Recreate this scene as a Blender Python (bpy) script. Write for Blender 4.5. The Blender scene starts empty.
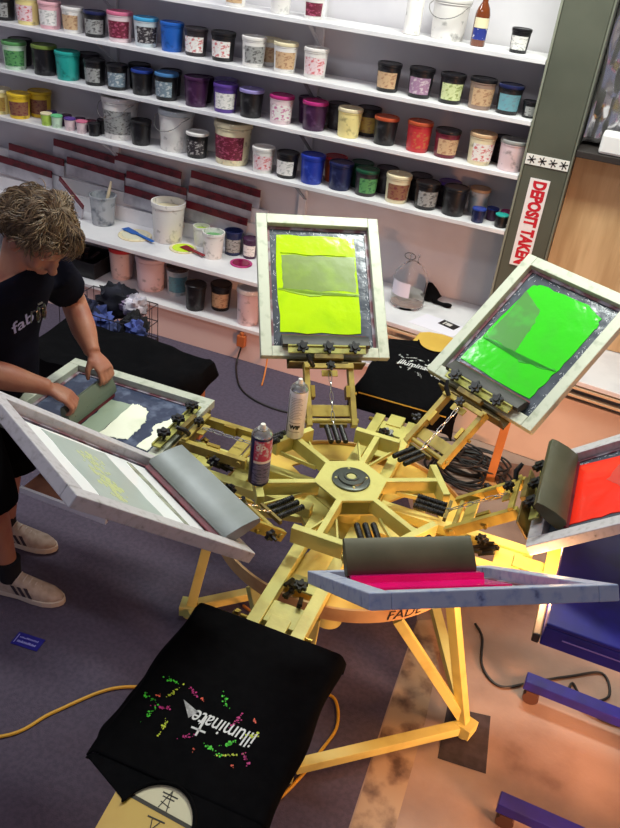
import bpy, math, random
from mathutils import Vector, Matrix, noise as mnoise
PI = math.pi
rnd = random.Random(7)
col = bpy.context.scene.collection
V = Vector

# ------------------------------------------------------------------ materials
def lin(c):
    out = []
    for v in c:
        v = v / 255.0
        out.append(v / 12.92 if v <= 0.04045 else ((v + 0.055) / 1.055) ** 2.4)
    return (out[0], out[1], out[2], 1)

_m = {}
def mat(name, rgb=(224, 224, 222), rough=0.5, metal=0.0, rgb2=None, scale=8.0, lo=0.45, hi=0.65, bump=0.0, bscale=40.0,
        trans=0.0, ior=1.45, emit=None, estr=0.0, stretch=(1, 1, 1), detail=4.0, alpha=1.0, coat=0.0, rgb3=None, spec=None):
    if name in _m: return _m[name]
    m = bpy.data.materials.new(name); m.use_nodes = True
    nt = m.node_tree; N = nt.nodes; L = nt.links
    b = N['Principled BSDF']
    b.inputs['Base Color'].default_value = lin(rgb)
    b.inputs['Roughness'].default_value = rough
    b.inputs['Metallic'].default_value = metal
    b.inputs['IOR'].default_value = ior
    if spec is not None: b.inputs['Specular IOR Level'].default_value = spec
    if trans: b.inputs['Transmission Weight'].default_value = trans
    if coat: b.inputs['Coat Weight'].default_value = coat; b.inputs['Coat Roughness'].default_value = 0.08
    if alpha < 1: b.inputs['Alpha'].default_value = alpha
    if emit:
        b.inputs['Emission Color'].default_value = lin(emit); b.inputs['Emission Strength'].default_value = estr
    tc = N.new('ShaderNodeTexCoord'); mp = N.new('ShaderNodeMapping')
    mp.inputs['Scale'].default_value = stretch
    L.new(tc.outputs['Object'], mp.inputs['Vector'])
    if rgb2 is not None:
        n = N.new('ShaderNodeTexNoise'); n.inputs['Scale'].default_value = scale; n.inputs['Detail'].default_value = detail
        L.new(mp.outputs['Vector'], n.inputs['Vector'])
        r = N.new('ShaderNodeValToRGB'); e = r.color_ramp.elements
        e[0].position = lo; e[0].color = lin(rgb); e[1].position = hi; e[1].color = lin(rgb2)
        if rgb3 is not None:
            q = e.new(min(0.99, hi + 0.08)); q.color = lin(rgb3)
        L.new(n.outputs['Fac'], r.inputs['Fac']); L.new(r.outputs['Color'], b.inputs['Base Color'])
    if bump:
        n2 = N.new('ShaderNodeTexNoise'); n2.inputs['Scale'].default_value = bscale; n2.inputs['Detail'].default_value = 3
        L.new(mp.outputs['Vector'], n2.inputs['Vector'])
        bp = N.new('ShaderNodeBump'); bp.inputs['Strength'].default_value = bump; bp.inputs['Distance'].default_value = 0.01
        L.new(n2.outputs['Fac'], bp.inputs['Height']); L.new(bp.outputs['Normal'], b.inputs['Normal'])
    _m[name] = m
    return m

M_press = mat('press_yellow_paint', (204, 197, 112), 0.42, 0, (180, 168, 88), 9, .5, .75, bump=.1, bscale=60)
M_head = mat('print_head_olive_yellow', (172, 152, 70), 0.4, .1, (136, 116, 52), 14, .48, .7)
M_press_dk = mat('press_brown_plated', (122, 104, 48), 0.45, .35, (80, 66, 36), 25, .4, .7)
M_orange_ply = mat('carousel_rim_ply', (205, 165, 110), 0.6, 0, (176, 128, 82), 7, .45, .7)
M_black = mat('black_plastic', (24, 24, 26), 0.38)
M_spring = mat('dark_spring_steel', (62, 62, 60), 0.35, .7, (36, 36, 36), 90, .4, .6)
M_steel = mat('bright_steel', (190, 190, 186), 0.25, .9)
M_brass = mat('brass_screw', (176, 150, 70), 0.3, .8)
M_frame_lt = mat('frame_pale_aluminium', (186, 190, 172), 0.5, .15, (160, 166, 146), 26, .55, .7, rgb3=(150, 156, 138), bump=.1)
M_frame_stain = mat('frame_stained_aluminium', (196, 192, 194), 0.45, .15, (180, 176, 176), 60, .5, .66, rgb3=(140, 136, 132), bump=.08, detail=8)
M_frame_blue = mat('frame_blue_stained_aluminium', (176, 184, 206), 0.4, .15, (150, 162, 198), 45, .48, .64, rgb3=(104, 112, 150), bump=.1, detail=7)
M_tape = mat('grey_screen_tape', (74, 80, 90), 0.2, .1, (92, 98, 108), 14, .5, .68, rgb3=(104, 108, 118), bump=.2, bscale=22)
M_tape_blue = mat('blue_grey_screen_mesh', (58, 66, 88), 0.25, .15, (108, 118, 140), 15, .5, .7, bump=.3, bscale=25)
M_maroon = mat('maroon_rubber_blade', (104, 22, 36), 0.45, 0, (66, 12, 24), 20, .5, .7)
M_sq_grey = mat('grey_squeegee_handle', (142, 148, 146), 0.4, .2, (124, 130, 126), 6, .4, .7)
M_sq_olive = mat('olive_squeegee_handle', (84, 82, 60), 0.42, .1, (66, 66, 46), 6, .4, .7)
M_sq_dark = mat('dark_squeegee_handle', (58, 58, 54), 0.5, 0, (40, 40, 38), 12, .4, .7)
M_sq_pale = mat('pale_squeegee_handle', (188, 186, 194), 0.45, .2, (160, 158, 168), 12, .45, .7)
M_white = mat('white_shelf_paint', (222, 220, 222), 0.4, 0, (204, 202, 206), 5, .45, .7)
M_wall = mat('white_wall_paint', (206, 202, 206), 0.8, 0, (194, 190, 196), 3, .4, .7)
M_ceil = mat('ceiling_paint', (220, 218, 215), 0.9)
M_green_col = mat('olive_green_column_paint', (82, 84, 72), 0.6, 0, (72, 74, 63), 4, .4, .7)
M_ply = mat('plywood', (204, 172, 130), 0.6, 0, (182, 148, 106), 3, .4, .65, stretch=(7, 7, .7), detail=6)
M_dark = mat('dark_ledge', (44, 38, 36), 0.6)
M_blacktee = mat('black_cotton', (9, 9, 11), 0.95, 0, (13, 13, 15), 30, .4, .7, bump=.12, bscale=60, spec=.08)
M_navytee = mat('navy_cotton', (15, 15, 25), 0.95, 0, (20, 20, 32), 12, .4, .7, bump=.2, bscale=14, spec=.08)
M_cord_y = mat('yellow_cord', (214, 160, 40), 0.5)
M_cord_k = mat('black_cord', (20, 18, 18), 0.5)
M_blue = mat('blue_enamel', (34, 32, 132), 0.35, 0, (28, 28, 100), 8, .45, .7)
M_skin = mat('tanned_skin', (170, 116, 90), 0.5, 0, (156, 92, 74), 9, .45, .7, bump=.1, bscale=90)

# ------------------------------------------------------------------ mesh builder
class G:
    def __init__(s): s.v = []; s.f = []; s.mi = []; s.cur = 0
    def add(s, vs, fs, M=None):
        o = len(s.v)
        s.v += [tuple(M @ V(p)) if M is not None else tuple(p) for p in vs]
        s.f += [tuple(i + o for i in f) for f in fs]; s.mi += [s.cur] * len(fs)
        return s
    def box(s, c, d, M=None, R=None):
        x, y, z = d[0] / 2, d[1] / 2, d[2] / 2
        vs = [V((i * x, j * y, k * z)) for k in (-1, 1) for j in (-1, 1) for i in (-1, 1)]
        if R is not None: vs = [R @ p for p in vs]
        vs = [p + V(c) for p in vs]
        return s.add(vs, [(0, 2, 3, 1), (4, 5, 7, 6), (0, 1, 5, 4), (2, 6, 7, 3), (0, 4, 6, 2), (1, 3, 7, 5)], M)
    def bb(s, a, b, M=None):
        return s.box([(a[i] + b[i]) / 2 for i in range(3)], [abs(b[i] - a[i]) for i in range(3)], M)
    def beam(s, p0, p1, w, h, M=None, up=(0, 0, 1)):
        p0 = V(p0); p1 = V(p1); d = (p1 - p0); L = d.length; d.normalize()
        side = V(up).cross(d)
        if side.length < 1e-4: side = V((0, 1, 0)).cross(d)
        side.normalize(); u = d.cross(side)
        R = Matrix((d, side, u)).transposed()
        return s.box((p0 + p1) / 2, (L, w, h), M, R)
    def lathe(s, prof, c=(0, 0, 0), n=24, M=None, a0=0, a1=2 * PI, cap=True):
        full = abs(a1 - a0 - 2 * PI) < 1e-6
        k = n if full else n + 1
        vs = []
        for r, z in prof:
            for i in range(k):
                a = a0 + (a1 - a0) * i / n
                vs.append((c[0] + r * math.cos(a), c[1] + r * math.sin(a), c[2] + z))
        fs = []
        for j in range(len(prof) - 1):
            for i in range(n):
                i2 = (i + 1) % k
                fs.append((j * k + i, j * k + i2, (j + 1) * k + i2, (j + 1) * k + i))
        if full and cap:
            fs.append(tuple(reversed(range(k)))); fs.append(tuple((len(prof) - 1) * k + i for i in range(k)))
        return s.add(vs, fs, M)
    def tube(s, pts, r, n=8, M=None, cap=True):
        pts = [V(p) for p in pts]; rs = r if isinstance(r, (list, tuple)) else [r] * len(pts)
        vs = []; up = None
        for i, p in enumerate(pts):
            t = (pts[min(i + 1, len(pts) - 1)] - pts[max(i - 1, 0)]).normalized()
            if up is None: up = V((0, 0, 1)) if abs(t.z) < .9 else V((1, 0, 0))
            sd = t.cross(up).normalized(); up = sd.cross(t).normalized()
            for k in range(n):
                a = 2 * PI * k / n
                vs.append(p + (sd * math.cos(a) + up * math.sin(a)) * rs[i])
        fs = []
        for i in range(len(pts) - 1):
            for k in range(n):
                k2 = (k + 1) % n
                fs.append((i * n + k, i * n + k2, (i + 1) * n + k2, (i + 1) * n + k))
        if cap: fs += [tuple(reversed(range(n))), tuple((len(pts) - 1) * n + k for k in range(n))]
        return s.add(vs, fs, M)
    def cyl(s, p0, p1, r, n=16, M=None): return s.tube([p0, p1], r, n, M)
    def prism(s, poly, z0, z1, M=None):
        n = len(poly)
        vs = [(p[0], p[1], z0) for p in poly] + [(p[0], p[1], z1) for p in poly]
        fs = [tuple(reversed(range(n))), tuple(range(n, 2 * n))] + [(i, (i + 1) % n, n + (i + 1) % n, n + i) for i in range(n)]
        return s.add(vs, fs, M)
    def loft(s, rings, n=20, M=None, p=2.0):
        """rings: (center, u, v) half-axis vectors, superellipse exponent p"""
        vs = []
        for c, u, v in rings:
            c = V(c); u = V(u); v = V(v)
            for k in range(n):
                a = 2 * PI * k / n; ca = math.cos(a); sa = math.sin(a)
                vs.append(c + u * (math.copysign(abs(ca) ** (2 / p), ca)) + v * (math.copysign(abs(sa) ** (2 / p), sa)))
        fs = []
        for i in range(len(rings) - 1):
            for k in range(n):
                k2 = (k + 1) % n
                fs.append((i * n + k, i * n + k2, (i + 1) * n + k2, (i + 1) * n + k))
        fs += [tuple(reversed(range(n))), tuple((len(rings) - 1) * n + k for k in range(n))]
        return s.add(vs, fs, M)
    def ball(s, c, r, n=16, R=None):
        rr = r if isinstance(r, (tuple, list)) else (r, r, r)
        vs = []; m = n // 2
        for j in range(m + 1):
            t = PI * j / m
            for i in range(n):
                a = 2 * PI * i / n
                q = V((rr[0] * math.sin(t) * math.cos(a), rr[1] * math.sin(t) * math.sin(a), -rr[2] * math.cos(t)))
                if R is not None: q = R @ q
                vs.append(q + V(c))
        fs = [(j * n + i, j * n + (i + 1) % n, (j + 1) * n + (i + 1) % n, (j + 1) * n + i) for j in range(m) for i in range(n)]
        return s.add(vs, fs)
    def build(s, name, m, parent=None, smooth=False, bevel=0.0, mw=None):
        me = bpy.data.meshes.new(name)
        me.from_pydata(s.v, [], s.f)
        for q in (m if isinstance(m, (list, tuple)) else [m]): me.materials.append(q)
        if isinstance(m, (list, tuple)):
            for p, k in zip(me.polygons, s.mi): p.material_index = k
        me.validate(); me.update()
        fix_normals(me)
        if smooth:
            me.shade_smooth()
            try: me.set_sharp_from_angle(angle=math.radians(40))
            except Exception: pass
        o = bpy.data.objects.new(name, me); col.objects.link(o)
        if parent is not None: o.parent = parent
        if mw is not None: o.matrix_basis = mw
        if bevel:
            bv = o.modifiers.new('bevel', 'BEVEL'); bv.width = bevel; bv.segments = 2; bv.limit_method = 'ANGLE'; bv.angle_limit = math.radians(40)
        return o

import bmesh
def fix_normals(me):
    bm = bmesh.new(); bm.from_mesh(me)
    bmesh.ops.recalc_face_normals(bm, faces=bm.faces)
    bm.to_mesh(me); bm.free()

def tag(o, label=None, cat=None, group=None, kind=None):
    if label: o['label'] = label
    if cat: o['category'] = cat
    if group: o['group'] = group
    if kind: o['kind'] = kind
    return o
def thing(name, label, cat, loc=(0, 0, 0), rz=0, group=None, mw=None):
    o = bpy.data.objects.new(name, None); col.objects.link(o)
    o.empty_display_size = .05
    if mw is not None: o.matrix_basis = mw
    else: o.location = loc; o.rotation_euler = (0, 0, rz)
    return tag(o, label, cat, group)
def struct(name, g, m, **k): return tag(g.build(name, m, **k), kind='structure')
def dup(root):
    r = root.copy(); col.objects.link(r)
    kids = [o for o in list(bpy.data.objects) if o.parent is root]
    for ch in kids:
        c = dup(ch); c.parent = r
        c.matrix_parent_inverse = ch.matrix_parent_inverse.copy()
    return r

def text_geo(s, size, shear=0.0, bold=0.0, res=3, xs=1.0):
    cu = bpy.data.curves.new('t', 'FONT'); cu.body = s; cu.size = size; cu.shear = shear; cu.offset = bold
    cu.resolution_u = res; cu.fill_mode = 'FRONT'; cu.align_x = 'CENTER'; cu.align_y = 'CENTER'
    o = bpy.data.objects.new('t', cu); col.objects.link(o)
    dg = bpy.context.evaluated_depsgraph_get(); dg.update()
    me = bpy.data.meshes.new_from_object(o.evaluated_get(dg))
    vs = [(v.co.x * xs, v.co.y, 0) for v in me.vertices]; fs = [tuple(p.vertices) for p in me.polygons]
    bpy.data.objects.remove(o); bpy.data.meshes.remove(me)
    return vs, fs

def bake_remesh(g, voxel, smooth=6, noise_amp=0, noise_scale=8):
    """unite overlapping closed shapes of one body or garment into one continuous surface"""
    me = bpy.data.meshes.new('tmp'); me.from_pydata(g.v, [], g.f); fix_normals(me)
    o = bpy.data.objects.new('tmp', me); col.objects.link(o)
    r = o.modifiers.new('r', 'REMESH'); r.mode = 'VOXEL'; r.voxel_size = voxel
    sm = o.modifiers.new('s', 'SMOOTH'); sm.iterations = smooth; sm.factor = .5
    dg = bpy.context.evaluated_depsgraph_get(); dg.update()
    me2 = bpy.data.meshes.new_from_object(o.evaluated_get(dg))
    h = G(); h.v = [tuple(v.co) for v in me2.vertices]; h.f = [tuple(p.vertices) for p in me2.polygons]; h.mi = [0] * len(h.f)
    if noise_amp:
        nv = []
        for v in me2.vertices:
            q = v.co; a = mnoise.noise(V((q.x * noise_scale, q.y * noise_scale, q.z * noise_scale * .6)))
            nv.append(tuple(q + v.normal * a * noise_amp))
        h.v = nv
    bpy.data.objects.remove(o)
    return h

def catmull(pts, n=8):
    pts = [V(p) for p in pts]; P = [pts[0] * 2 - pts[1]] + pts + [pts[-1] * 2 - pts[-2]]; out = []
    for i in range(1, len(P) - 2):
        for k in range(n):
            t = k / n
            out.append(.5 * ((2 * P[i]) + (-P[i - 1] + P[i + 1]) * t + (2 * P[i - 1] - 5 * P[i] + 4 * P[i + 1] - P[i + 2]) * t * t + (-P[i - 1] + 3 * P[i] - 3 * P[i + 1] + P[i + 2]) * t ** 3))
    out.append(pts[-1]); return out

# ------------------------------------------------------------------ room
YS = 4.018; YW = 4.292; ZB = .515
SZ = {1: 1.834, 2: 1.569, 3: 1.318, 4: 1.044}

# carpet / concrete border runs roughly along the room's depth
g = G()
edge = [(-.20, 1.0), (-.19, 1.42), (-.215, 1.9), (-.233, 2.335), (-.45, 3.0), (-.9, 3.9), (-1.0, 4.3)]
poly = [(-.2, -1.5)] + edge + [(-5, 4.3), (-5, -1.5)]
g.prism(poly, -.05, 0)
m = mat('purple_grey_carpet', (84, 75, 92), 0.95, 0, (75, 67, 83), 60, .4, .6, bump=.3, bscale=260)
carpet = struct('floor_carpet', g, m)
g = G(); g.prism([(-.2, -1.5), (2.2, -1.5), (2.2, 4.3)] + edge[::-1], -.05, -.001)
m = mat('worn_concrete', (158, 136, 122), 0.6, 0, (134, 112, 100), 3.0, .42, .62, rgb3=(104, 82, 72), bump=.1, bscale=80, detail=9)
struct('floor', g, m)
# pale scuffed strip beside the carpet edge, and paint spots
g = G(); g.prism([(-.195, 1.0), (-.185, 1.42), (-.21, 1.9), (-.228, 2.335), (-.13, 2.40), (-.08, 1.9), (-.06, 1.42), (-.06, 1.0)], -.0009, .0003)
o = g.build('floor_edge_strip', mat('scuffed_strip', (170, 146, 118), .6, 0, (122, 98, 80), 11, .45, .6, rgb3=(80, 60, 50), detail=9)); o['kind'] = 'structure'; o.name = 'trim_5'
g = G(); g.bb((-5, YW, 0), (2.2, YW + .1, 3.4)); struct('wall_back', g, M_wall)
g = G(); g.bb((-5.1, -1.5, 0), (-5, YW, 3.4)); struct('wall_left', g, M_wall)
g = G(); g.bb((2.2, -1.5, 0), (2.3, YW + .1, 3.4)); struct('wall_right', g, M_wall)
g = G(); g.bb((-5.1, -1.5, 3.4), (2.3, YW + .1, 3.5)); struct('ceiling', g, M_ceil)

# column
cx0, cx1 = -.428, -.222
g = G(); g.bb((cx0, YS, ZB + .002), (cx1, YW - .002, 3.398)); struct('trim_1', g, M_green_col, bevel=.004)
g = G(); g.bb((cx0 - .011, YS - .004, ZB + .003), (cx0 - .001, YW - .002, 3.397)); struct('trim_2', g, mat('pale_green_trim', (128, 130, 116), .5))
g = G(); g.bb((cx1 + .001, YS - .006, ZB + .003), (cx1 + .009, YW - .002, 3.397)); struct('trim_3', g, mat('pale_green_trim2', (104, 106, 94), .5))
# deposit sign on the column
def column_sign():
    t = thing('deposit_sign', 'white vertical sign with red capitals on the green column', 'sign', (-.335, YS - .0035, 1.105))
    g = G(); g.box((0, 0, 0), (.094, .004, .435), R=Matrix.Rotation(math.radians(0), 3, 'Y'))
    g.build('sign_board', mat('sign_white', (232, 226, 226), .5), t)
    vs, fs = text_geo('DEPOSIT TAKEN', .082, bold=.0042, xs=.70)
    w = max(v[0] for v in vs) - min(v[0] for v in vs); k = .415 / w
    # letters run downwards: text x -> -z, text y -> +x
    g = G(); g.add([(v[1] * 1.0, -.0028, -v[0] * k) for v in vs], fs)
    g.build('lettering', mat('sign_red', (196, 26, 44), .5), t)
column_sign()
def tape():
    t = thing('patterned_tape', 'white tape band with black leaf pattern wrapped round the green column', 'tape', (0, 0, 1.405))
    g = G(); g.bb((cx0 + .002, YS - .0035, -.024), (cx1 - .003, YS - .0005, .024))
    g.build('tape_band', mat('tape_white', (226, 224, 218), .5), t)
    g = G()
    for k in range(4):
        c = cx0 + .03 + k * .05
        for a in range(6):
            an = a * PI / 3 + .3
            dx, dz = math.cos(an), math.sin(an)
            g.box((c + dx * .010, YS - .0042, dz * .010), (.019, .0012, .0045), R=Matrix.Rotation(-an, 3, 'Y'))
    g.build('leaf_pattern', M_black, t)
tape()

# window with foil, ledge, plywood
g = G()
nx, nz = 60, 60
vs = []
for j in range(nz + 1):
    for i in range(nx + 1):
        x = -.205 + .95 * i / nx; z = 1.50 + 1.3 * j / nz
        n = mnoise.noise(V((x * 7, z * 2.2, 0))) * .035 + mnoise.noise(V((x * 26, z * 9, 3))) * .024 + abs(mnoise.noise(V((x * 16, z * 6, 9)))) * .034
        vs.append((x, 4.19 - n, z))
fs = [(j * (nx + 1) + i, j * (nx + 1) + i + 1, (j + 1) * (nx + 1) + i + 1, (j + 1) * (nx + 1) + i) for j in range(nz) for i in range(nx)]
g.add(vs, fs)
o = g.build('foil_insulation', mat('crinkled_foil', (196, 194, 198), .2, .9), smooth=True)
o.modifiers.new('thick', 'SOLIDIFY').thickness = .002
tag(o, 'crinkled silver foil sheet covering the window beside the green column', 'foil')
g = G(); g.bb((-.21, YS + .002, 1.452), (.9, YW - .002, 1.482)); struct('trim_4', g, M_dark, bevel=.003)
g = G(); g.bb((-.21, 4.13, ZB + .004), (.9, 4.16, 1.45)); o = g.build('plywood_panel', M_ply)
tag(o, 'bare plywood panel standing upright behind the bench right of the column', 'panel')
g = G(); g.lathe([(0.0, 0), (.028, 0), (.03, .004), (.03, .2), (.028, .204), (0, .204)], n=20, M=Matrix.Translation((-.115, 4.06, 1.517)) @ Matrix.Rotation(PI / 2, 4, 'Y'), cap=False)
g2 = g
o = G(); o.bb((-.118, 4.03, 1.4835), (.14, 4.14, 1.575)); o = o.build('white_carton', mat('carton_white', (228, 226, 226), .5), bevel=.012)
tag(o, 'white box lying on the dark ledge below the foil', 'box')

# ------------------------------------------------------------------ shelves
shelf_labels = {1: 'topmost white wall shelf, holding pails and a brown bottle', 2: 'second white wall shelf from the top, full of ink pots',
                3: 'third white wall shelf from the top, full of ink pots', 4: 'lowest white wall shelf, with ink pots above the stored squeegees'}
for k, z in SZ.items():
    t = thing('wall_shelf', shelf_labels[k], 'shelf', (0, 0, z), group='white wall shelves')
    g = G(); g.bb((-4.6, YS, -.022), (cx0 - .014, YW - .03, 0)); g.build('shelf_board', M_white, t, bevel=.002)
    for x in (-4.2, -2.86, -1.62):
        g = G(); g.beam((x + .02, YS + .05, -.024), (x + .02, YW - .035, -.15), .018, .006)
        g.build('bracket', mat('bracket_white', (206, 204, 208), .4) if x != -1.62 or k == 1 else mat('bracket_grey', (120, 120, 124), .4), t)
for i, x in enumerate((-4.2, -2.86, -1.62)):
    g = G(); g.bb((x - .022, YW - .0285, .72), (x + .022, YW - .0005, 2.1)); g.build
    o = g.build('shelf_upright', M_white, bevel=.002)
    tag(o, ['white slotted shelf upright at the left end of the wall', 'white slotted shelf upright left of the two large pails', 'white slotted shelf upright behind the yellow ink screen'][i], 'upright', 'shelf uprights')

# bench
t = thing('work_bench', 'long white bench along the back wall with pots, squeegees and a glass jug', 'bench', (0, 0, 0))
g = G(); g.prism([(-4.6, 3.835), (-1.7, 3.825), (-.9, 3.79), (.1, 3.69), (1.0, 3.60), (1.0, YW - .002), (-4.6, YW - .002)], ZB - .025, ZB); g.build('bench_top', M_white, t, bevel=.003)
g = G(); g.bb((-4.6, 3.83, .196), (-.95, YW - .002, .218)); g.build('lower_shelf', M_white, t, bevel=.002)
g = G(); g.bb((-4.6, 3.85, .001), (-.95, 3.868, .195)); g.build('kick_board', mat('kick_board_paint', (214, 190, 184), .6), t)
for x in (-3.4, -.93):
    g = G(); g.bb((x - .012, 3.85, .002), (x + .012, YW - .005, ZB - .026)); g.build('divider', M_white, t)
g = G(); g.prism([(-.60, 3.775), (.1, 3.705), (1.0, 3.615), (1.0, 3.635), (.1, 3.725), (-.60, 3.795)], .002, .40); g.build('front_panel', mat('panel_paint', (214, 194, 176), .6, 0, (200, 176, 158), 4, .4, .7), t)
for z in (.44, .482):
    g = G(); g.prism([(-.9, 3.785), (.1, 3.685), (1.0, 3.595), (1.0, 3.62), (.1, 3.71), (-.9, 3.81)], z - .012, z); g.build('rail', mat('rail_wood', (206, 176, 142), .6), t)
g = G(); g.beam((-.92, 3.80, .03), (-.74, 3.88, .43), .03, .02); g.build('strut', mat('strut_wood', (196, 150, 104), .6), t)
# orange timber leaning under the green screen
g = G(); g.beam((-.165, 3.12, .004), (-.150, 3.10, .56), .045, .025, up=(0, 1, 0))
g.v = []; g.f = []; g.mi = []
g.beam((-.16, 3.40, .012), (-.155, 3.41, .47), .04, .025, up=(0, 1, 0)); g.box((-.16, 3.40, .006), (.1, .1, .012))
o = g.build('timber_post', mat('orange_timber', (216, 148, 82), .6, 0, (196, 128, 70), 6, .4, .7), bevel=.002)
tag(o, 'narrow orange timber post standing on the floor below the green ink screen', 'post')
g = G(); g.prism([(-.12, 3.38), (.16, 3.50), (.12, 3.66), (-.2, 3.56)], .001, .02)
o = g.build('floor_board', mat('brown_board', (120, 84, 66), .7, 0, (96, 66, 54), 6, .4, .7), bevel=.002)
tag(o, 'flat brown board lying on the floor behind the red screen squeegee', 'board')

# ------------------------------------------------------------------ ink pots
PC = dict(white=(226, 222, 218), cream=(226, 214, 178), yellow=(232, 216, 146), yolk=(228, 190, 50), pink=(228, 176, 184), pinkw=(224, 200, 204), rose=(208, 110, 140),
          pale=(196, 204, 208), sky=(70, 160, 206), skyb=(70, 120, 170), blue=(34, 92, 178), royal=(36, 60, 140), cobalt=(34, 56, 160), navy=(28, 34, 74), black=(26, 25, 28), dark=(48, 42, 46),
          grey=(150, 150, 148), slate=(112, 128, 140), tan=(196, 164, 128), brown=(140, 96, 70), maroon=(104, 28, 48), smear=(150, 126, 112), teal=(40, 160, 150),
          mintw=(196, 222, 196), mint=(110, 200, 140), green=(90, 150, 90), olive=(110, 130, 60), dgreen=(26, 74, 52), lime=(176, 206, 90), plum=(60, 28, 62), violet=(88, 60, 140),
          lilac=(150, 140, 196), magenta=(176, 46, 116), rust=(176, 78, 48), red=(190, 50, 56), gold=(176, 146, 70), redsplash=(216, 192, 188))
PC.update(plime=(204, 214, 160), pteal=(104, 156, 168), pviolet=(158, 122, 152))
LB = dict(brown=('tan', 'brown'), maroon=('maroon', 'rose'), white=('white', 'grey'), grey=('grey', 'dark'), pinkw=('pinkw', 'red'), tan=('tan', 'brown'), black=('dark', 'white'), redwhite=('white', 'red'),
          violet=('pviolet', 'white'), lime=('plime', 'olive'), teal=('pteal', 'slate'), green=('green', 'dgreen'), slate=('slate', 'white'), magw=('white', 'magenta'), redo=('red', 'gold'),
          gold=('gold', 'brown'), redw=('brown', 'maroon'), bw=('dark', 'white'))
def pcol(k):
    lum = sum(PC[k]) / 3
    c2 = tuple(int(c * .72) for c in PC[k]) if lum > 90 else tuple(int(c + 34) for c in PC[k])
    return mat('pot_' + k, PC[k], .35, 0, c2, 22, .58, .70)
def lidm(k, b):
    return mat('lid_%s_%s' % (k, b), PC[k], .3, 0, tuple(min(255, int(c * 1.1 + 30)) for c in PC[k]), 30, .62, .7)
def labm(k):
    a, b = LB[k]
    ca, cb = PC[a], PC[b]; w = .62
    return mat('label_' + k, ca, .5, 0, tuple(int(ca[i] * (1 - w) + cb[i] * w) for i in range(3)), 58, .52, .62, stretch=(1, 1, 1.8), detail=3)
def build_pot(label, x, y, z, r, h, body, lid, lab, group, face=None, handle=False, name='ink_pot', cat='ink pot', opened=None):
    t = thing(name, label, cat, (x, y, z + .0005), rnd.uniform(-.3, .3), group)
    g = G()
    if opened:
        g.lathe([(r * .82, 0), (r * .84, .003), (r * .97, h * .9), (r * 1.03, h * .9), (r * 1.03, h), (r * .93, h), (r * .9, h * .8), (0, h * .8)], n=28)
    else:
        g.lathe([(r * .82, 0), (r * .84, .003), (r * .95, h * .84), (r * .99, h * .845), (r * .99, h * .87), (r * .93, h * .875), (r * .9, h * .88)], n=28)
    g.build('pot_body', pcol(body), t, smooth=True)
    if opened:
        g = G(); g.lathe([(0, h * .82), (r * .88, h * .82), (r * .88, h * .835), (0, h * .845)], n=24, cap=False)
        g.build('paint', mat('paint_' + opened, PC.get(opened, (200, 230, 60)), .2), t, smooth=True)
    else:
        g = G(); g.lathe([(r * .94, h * .882), (r * 1.0, h * .884), (r * 1.02, h * .9), (r * 1.0, h * .985), (r * .96, h), (r * .88, h), (r * .86, h * .975), (0, h * .97)], n=28)
        g.build('lid', lidm(lid, body), t, smooth=True)
    if lab:
        f = (-PI / 2 + .35 + rnd.uniform(-.35, .35)) if face is None else face
        f -= t.rotation_euler.z
        ra = lambda zz: r * (.84 + .11 * zz / (h * .84)) + .0012
        g = G(); g.lathe([(ra(h * .14), h * .14), (ra(h * .7), h * .7)], n=14, a0=f - 1.0, a1=f + 1.0)
        g.build('label', labm(lab), t, smooth=True)
    if handle:
        g = G(); pts = []
        for i in range(15):
            a = PI * i / 14
            pts.append((r * 1.04 * math.cos(a), -r * .75 * math.sin(a) - .002, h * .86 - .35 * h * math.sin(a)))
        g.tube([(p[0], p[1] - (.4 * r if 0 < i < 14 else 0), p[2]) for i, p in enumerate(pts)], .0022, 6)
        g.build('wire_handle', M_steel, t, smooth=True)
    return t
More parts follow.
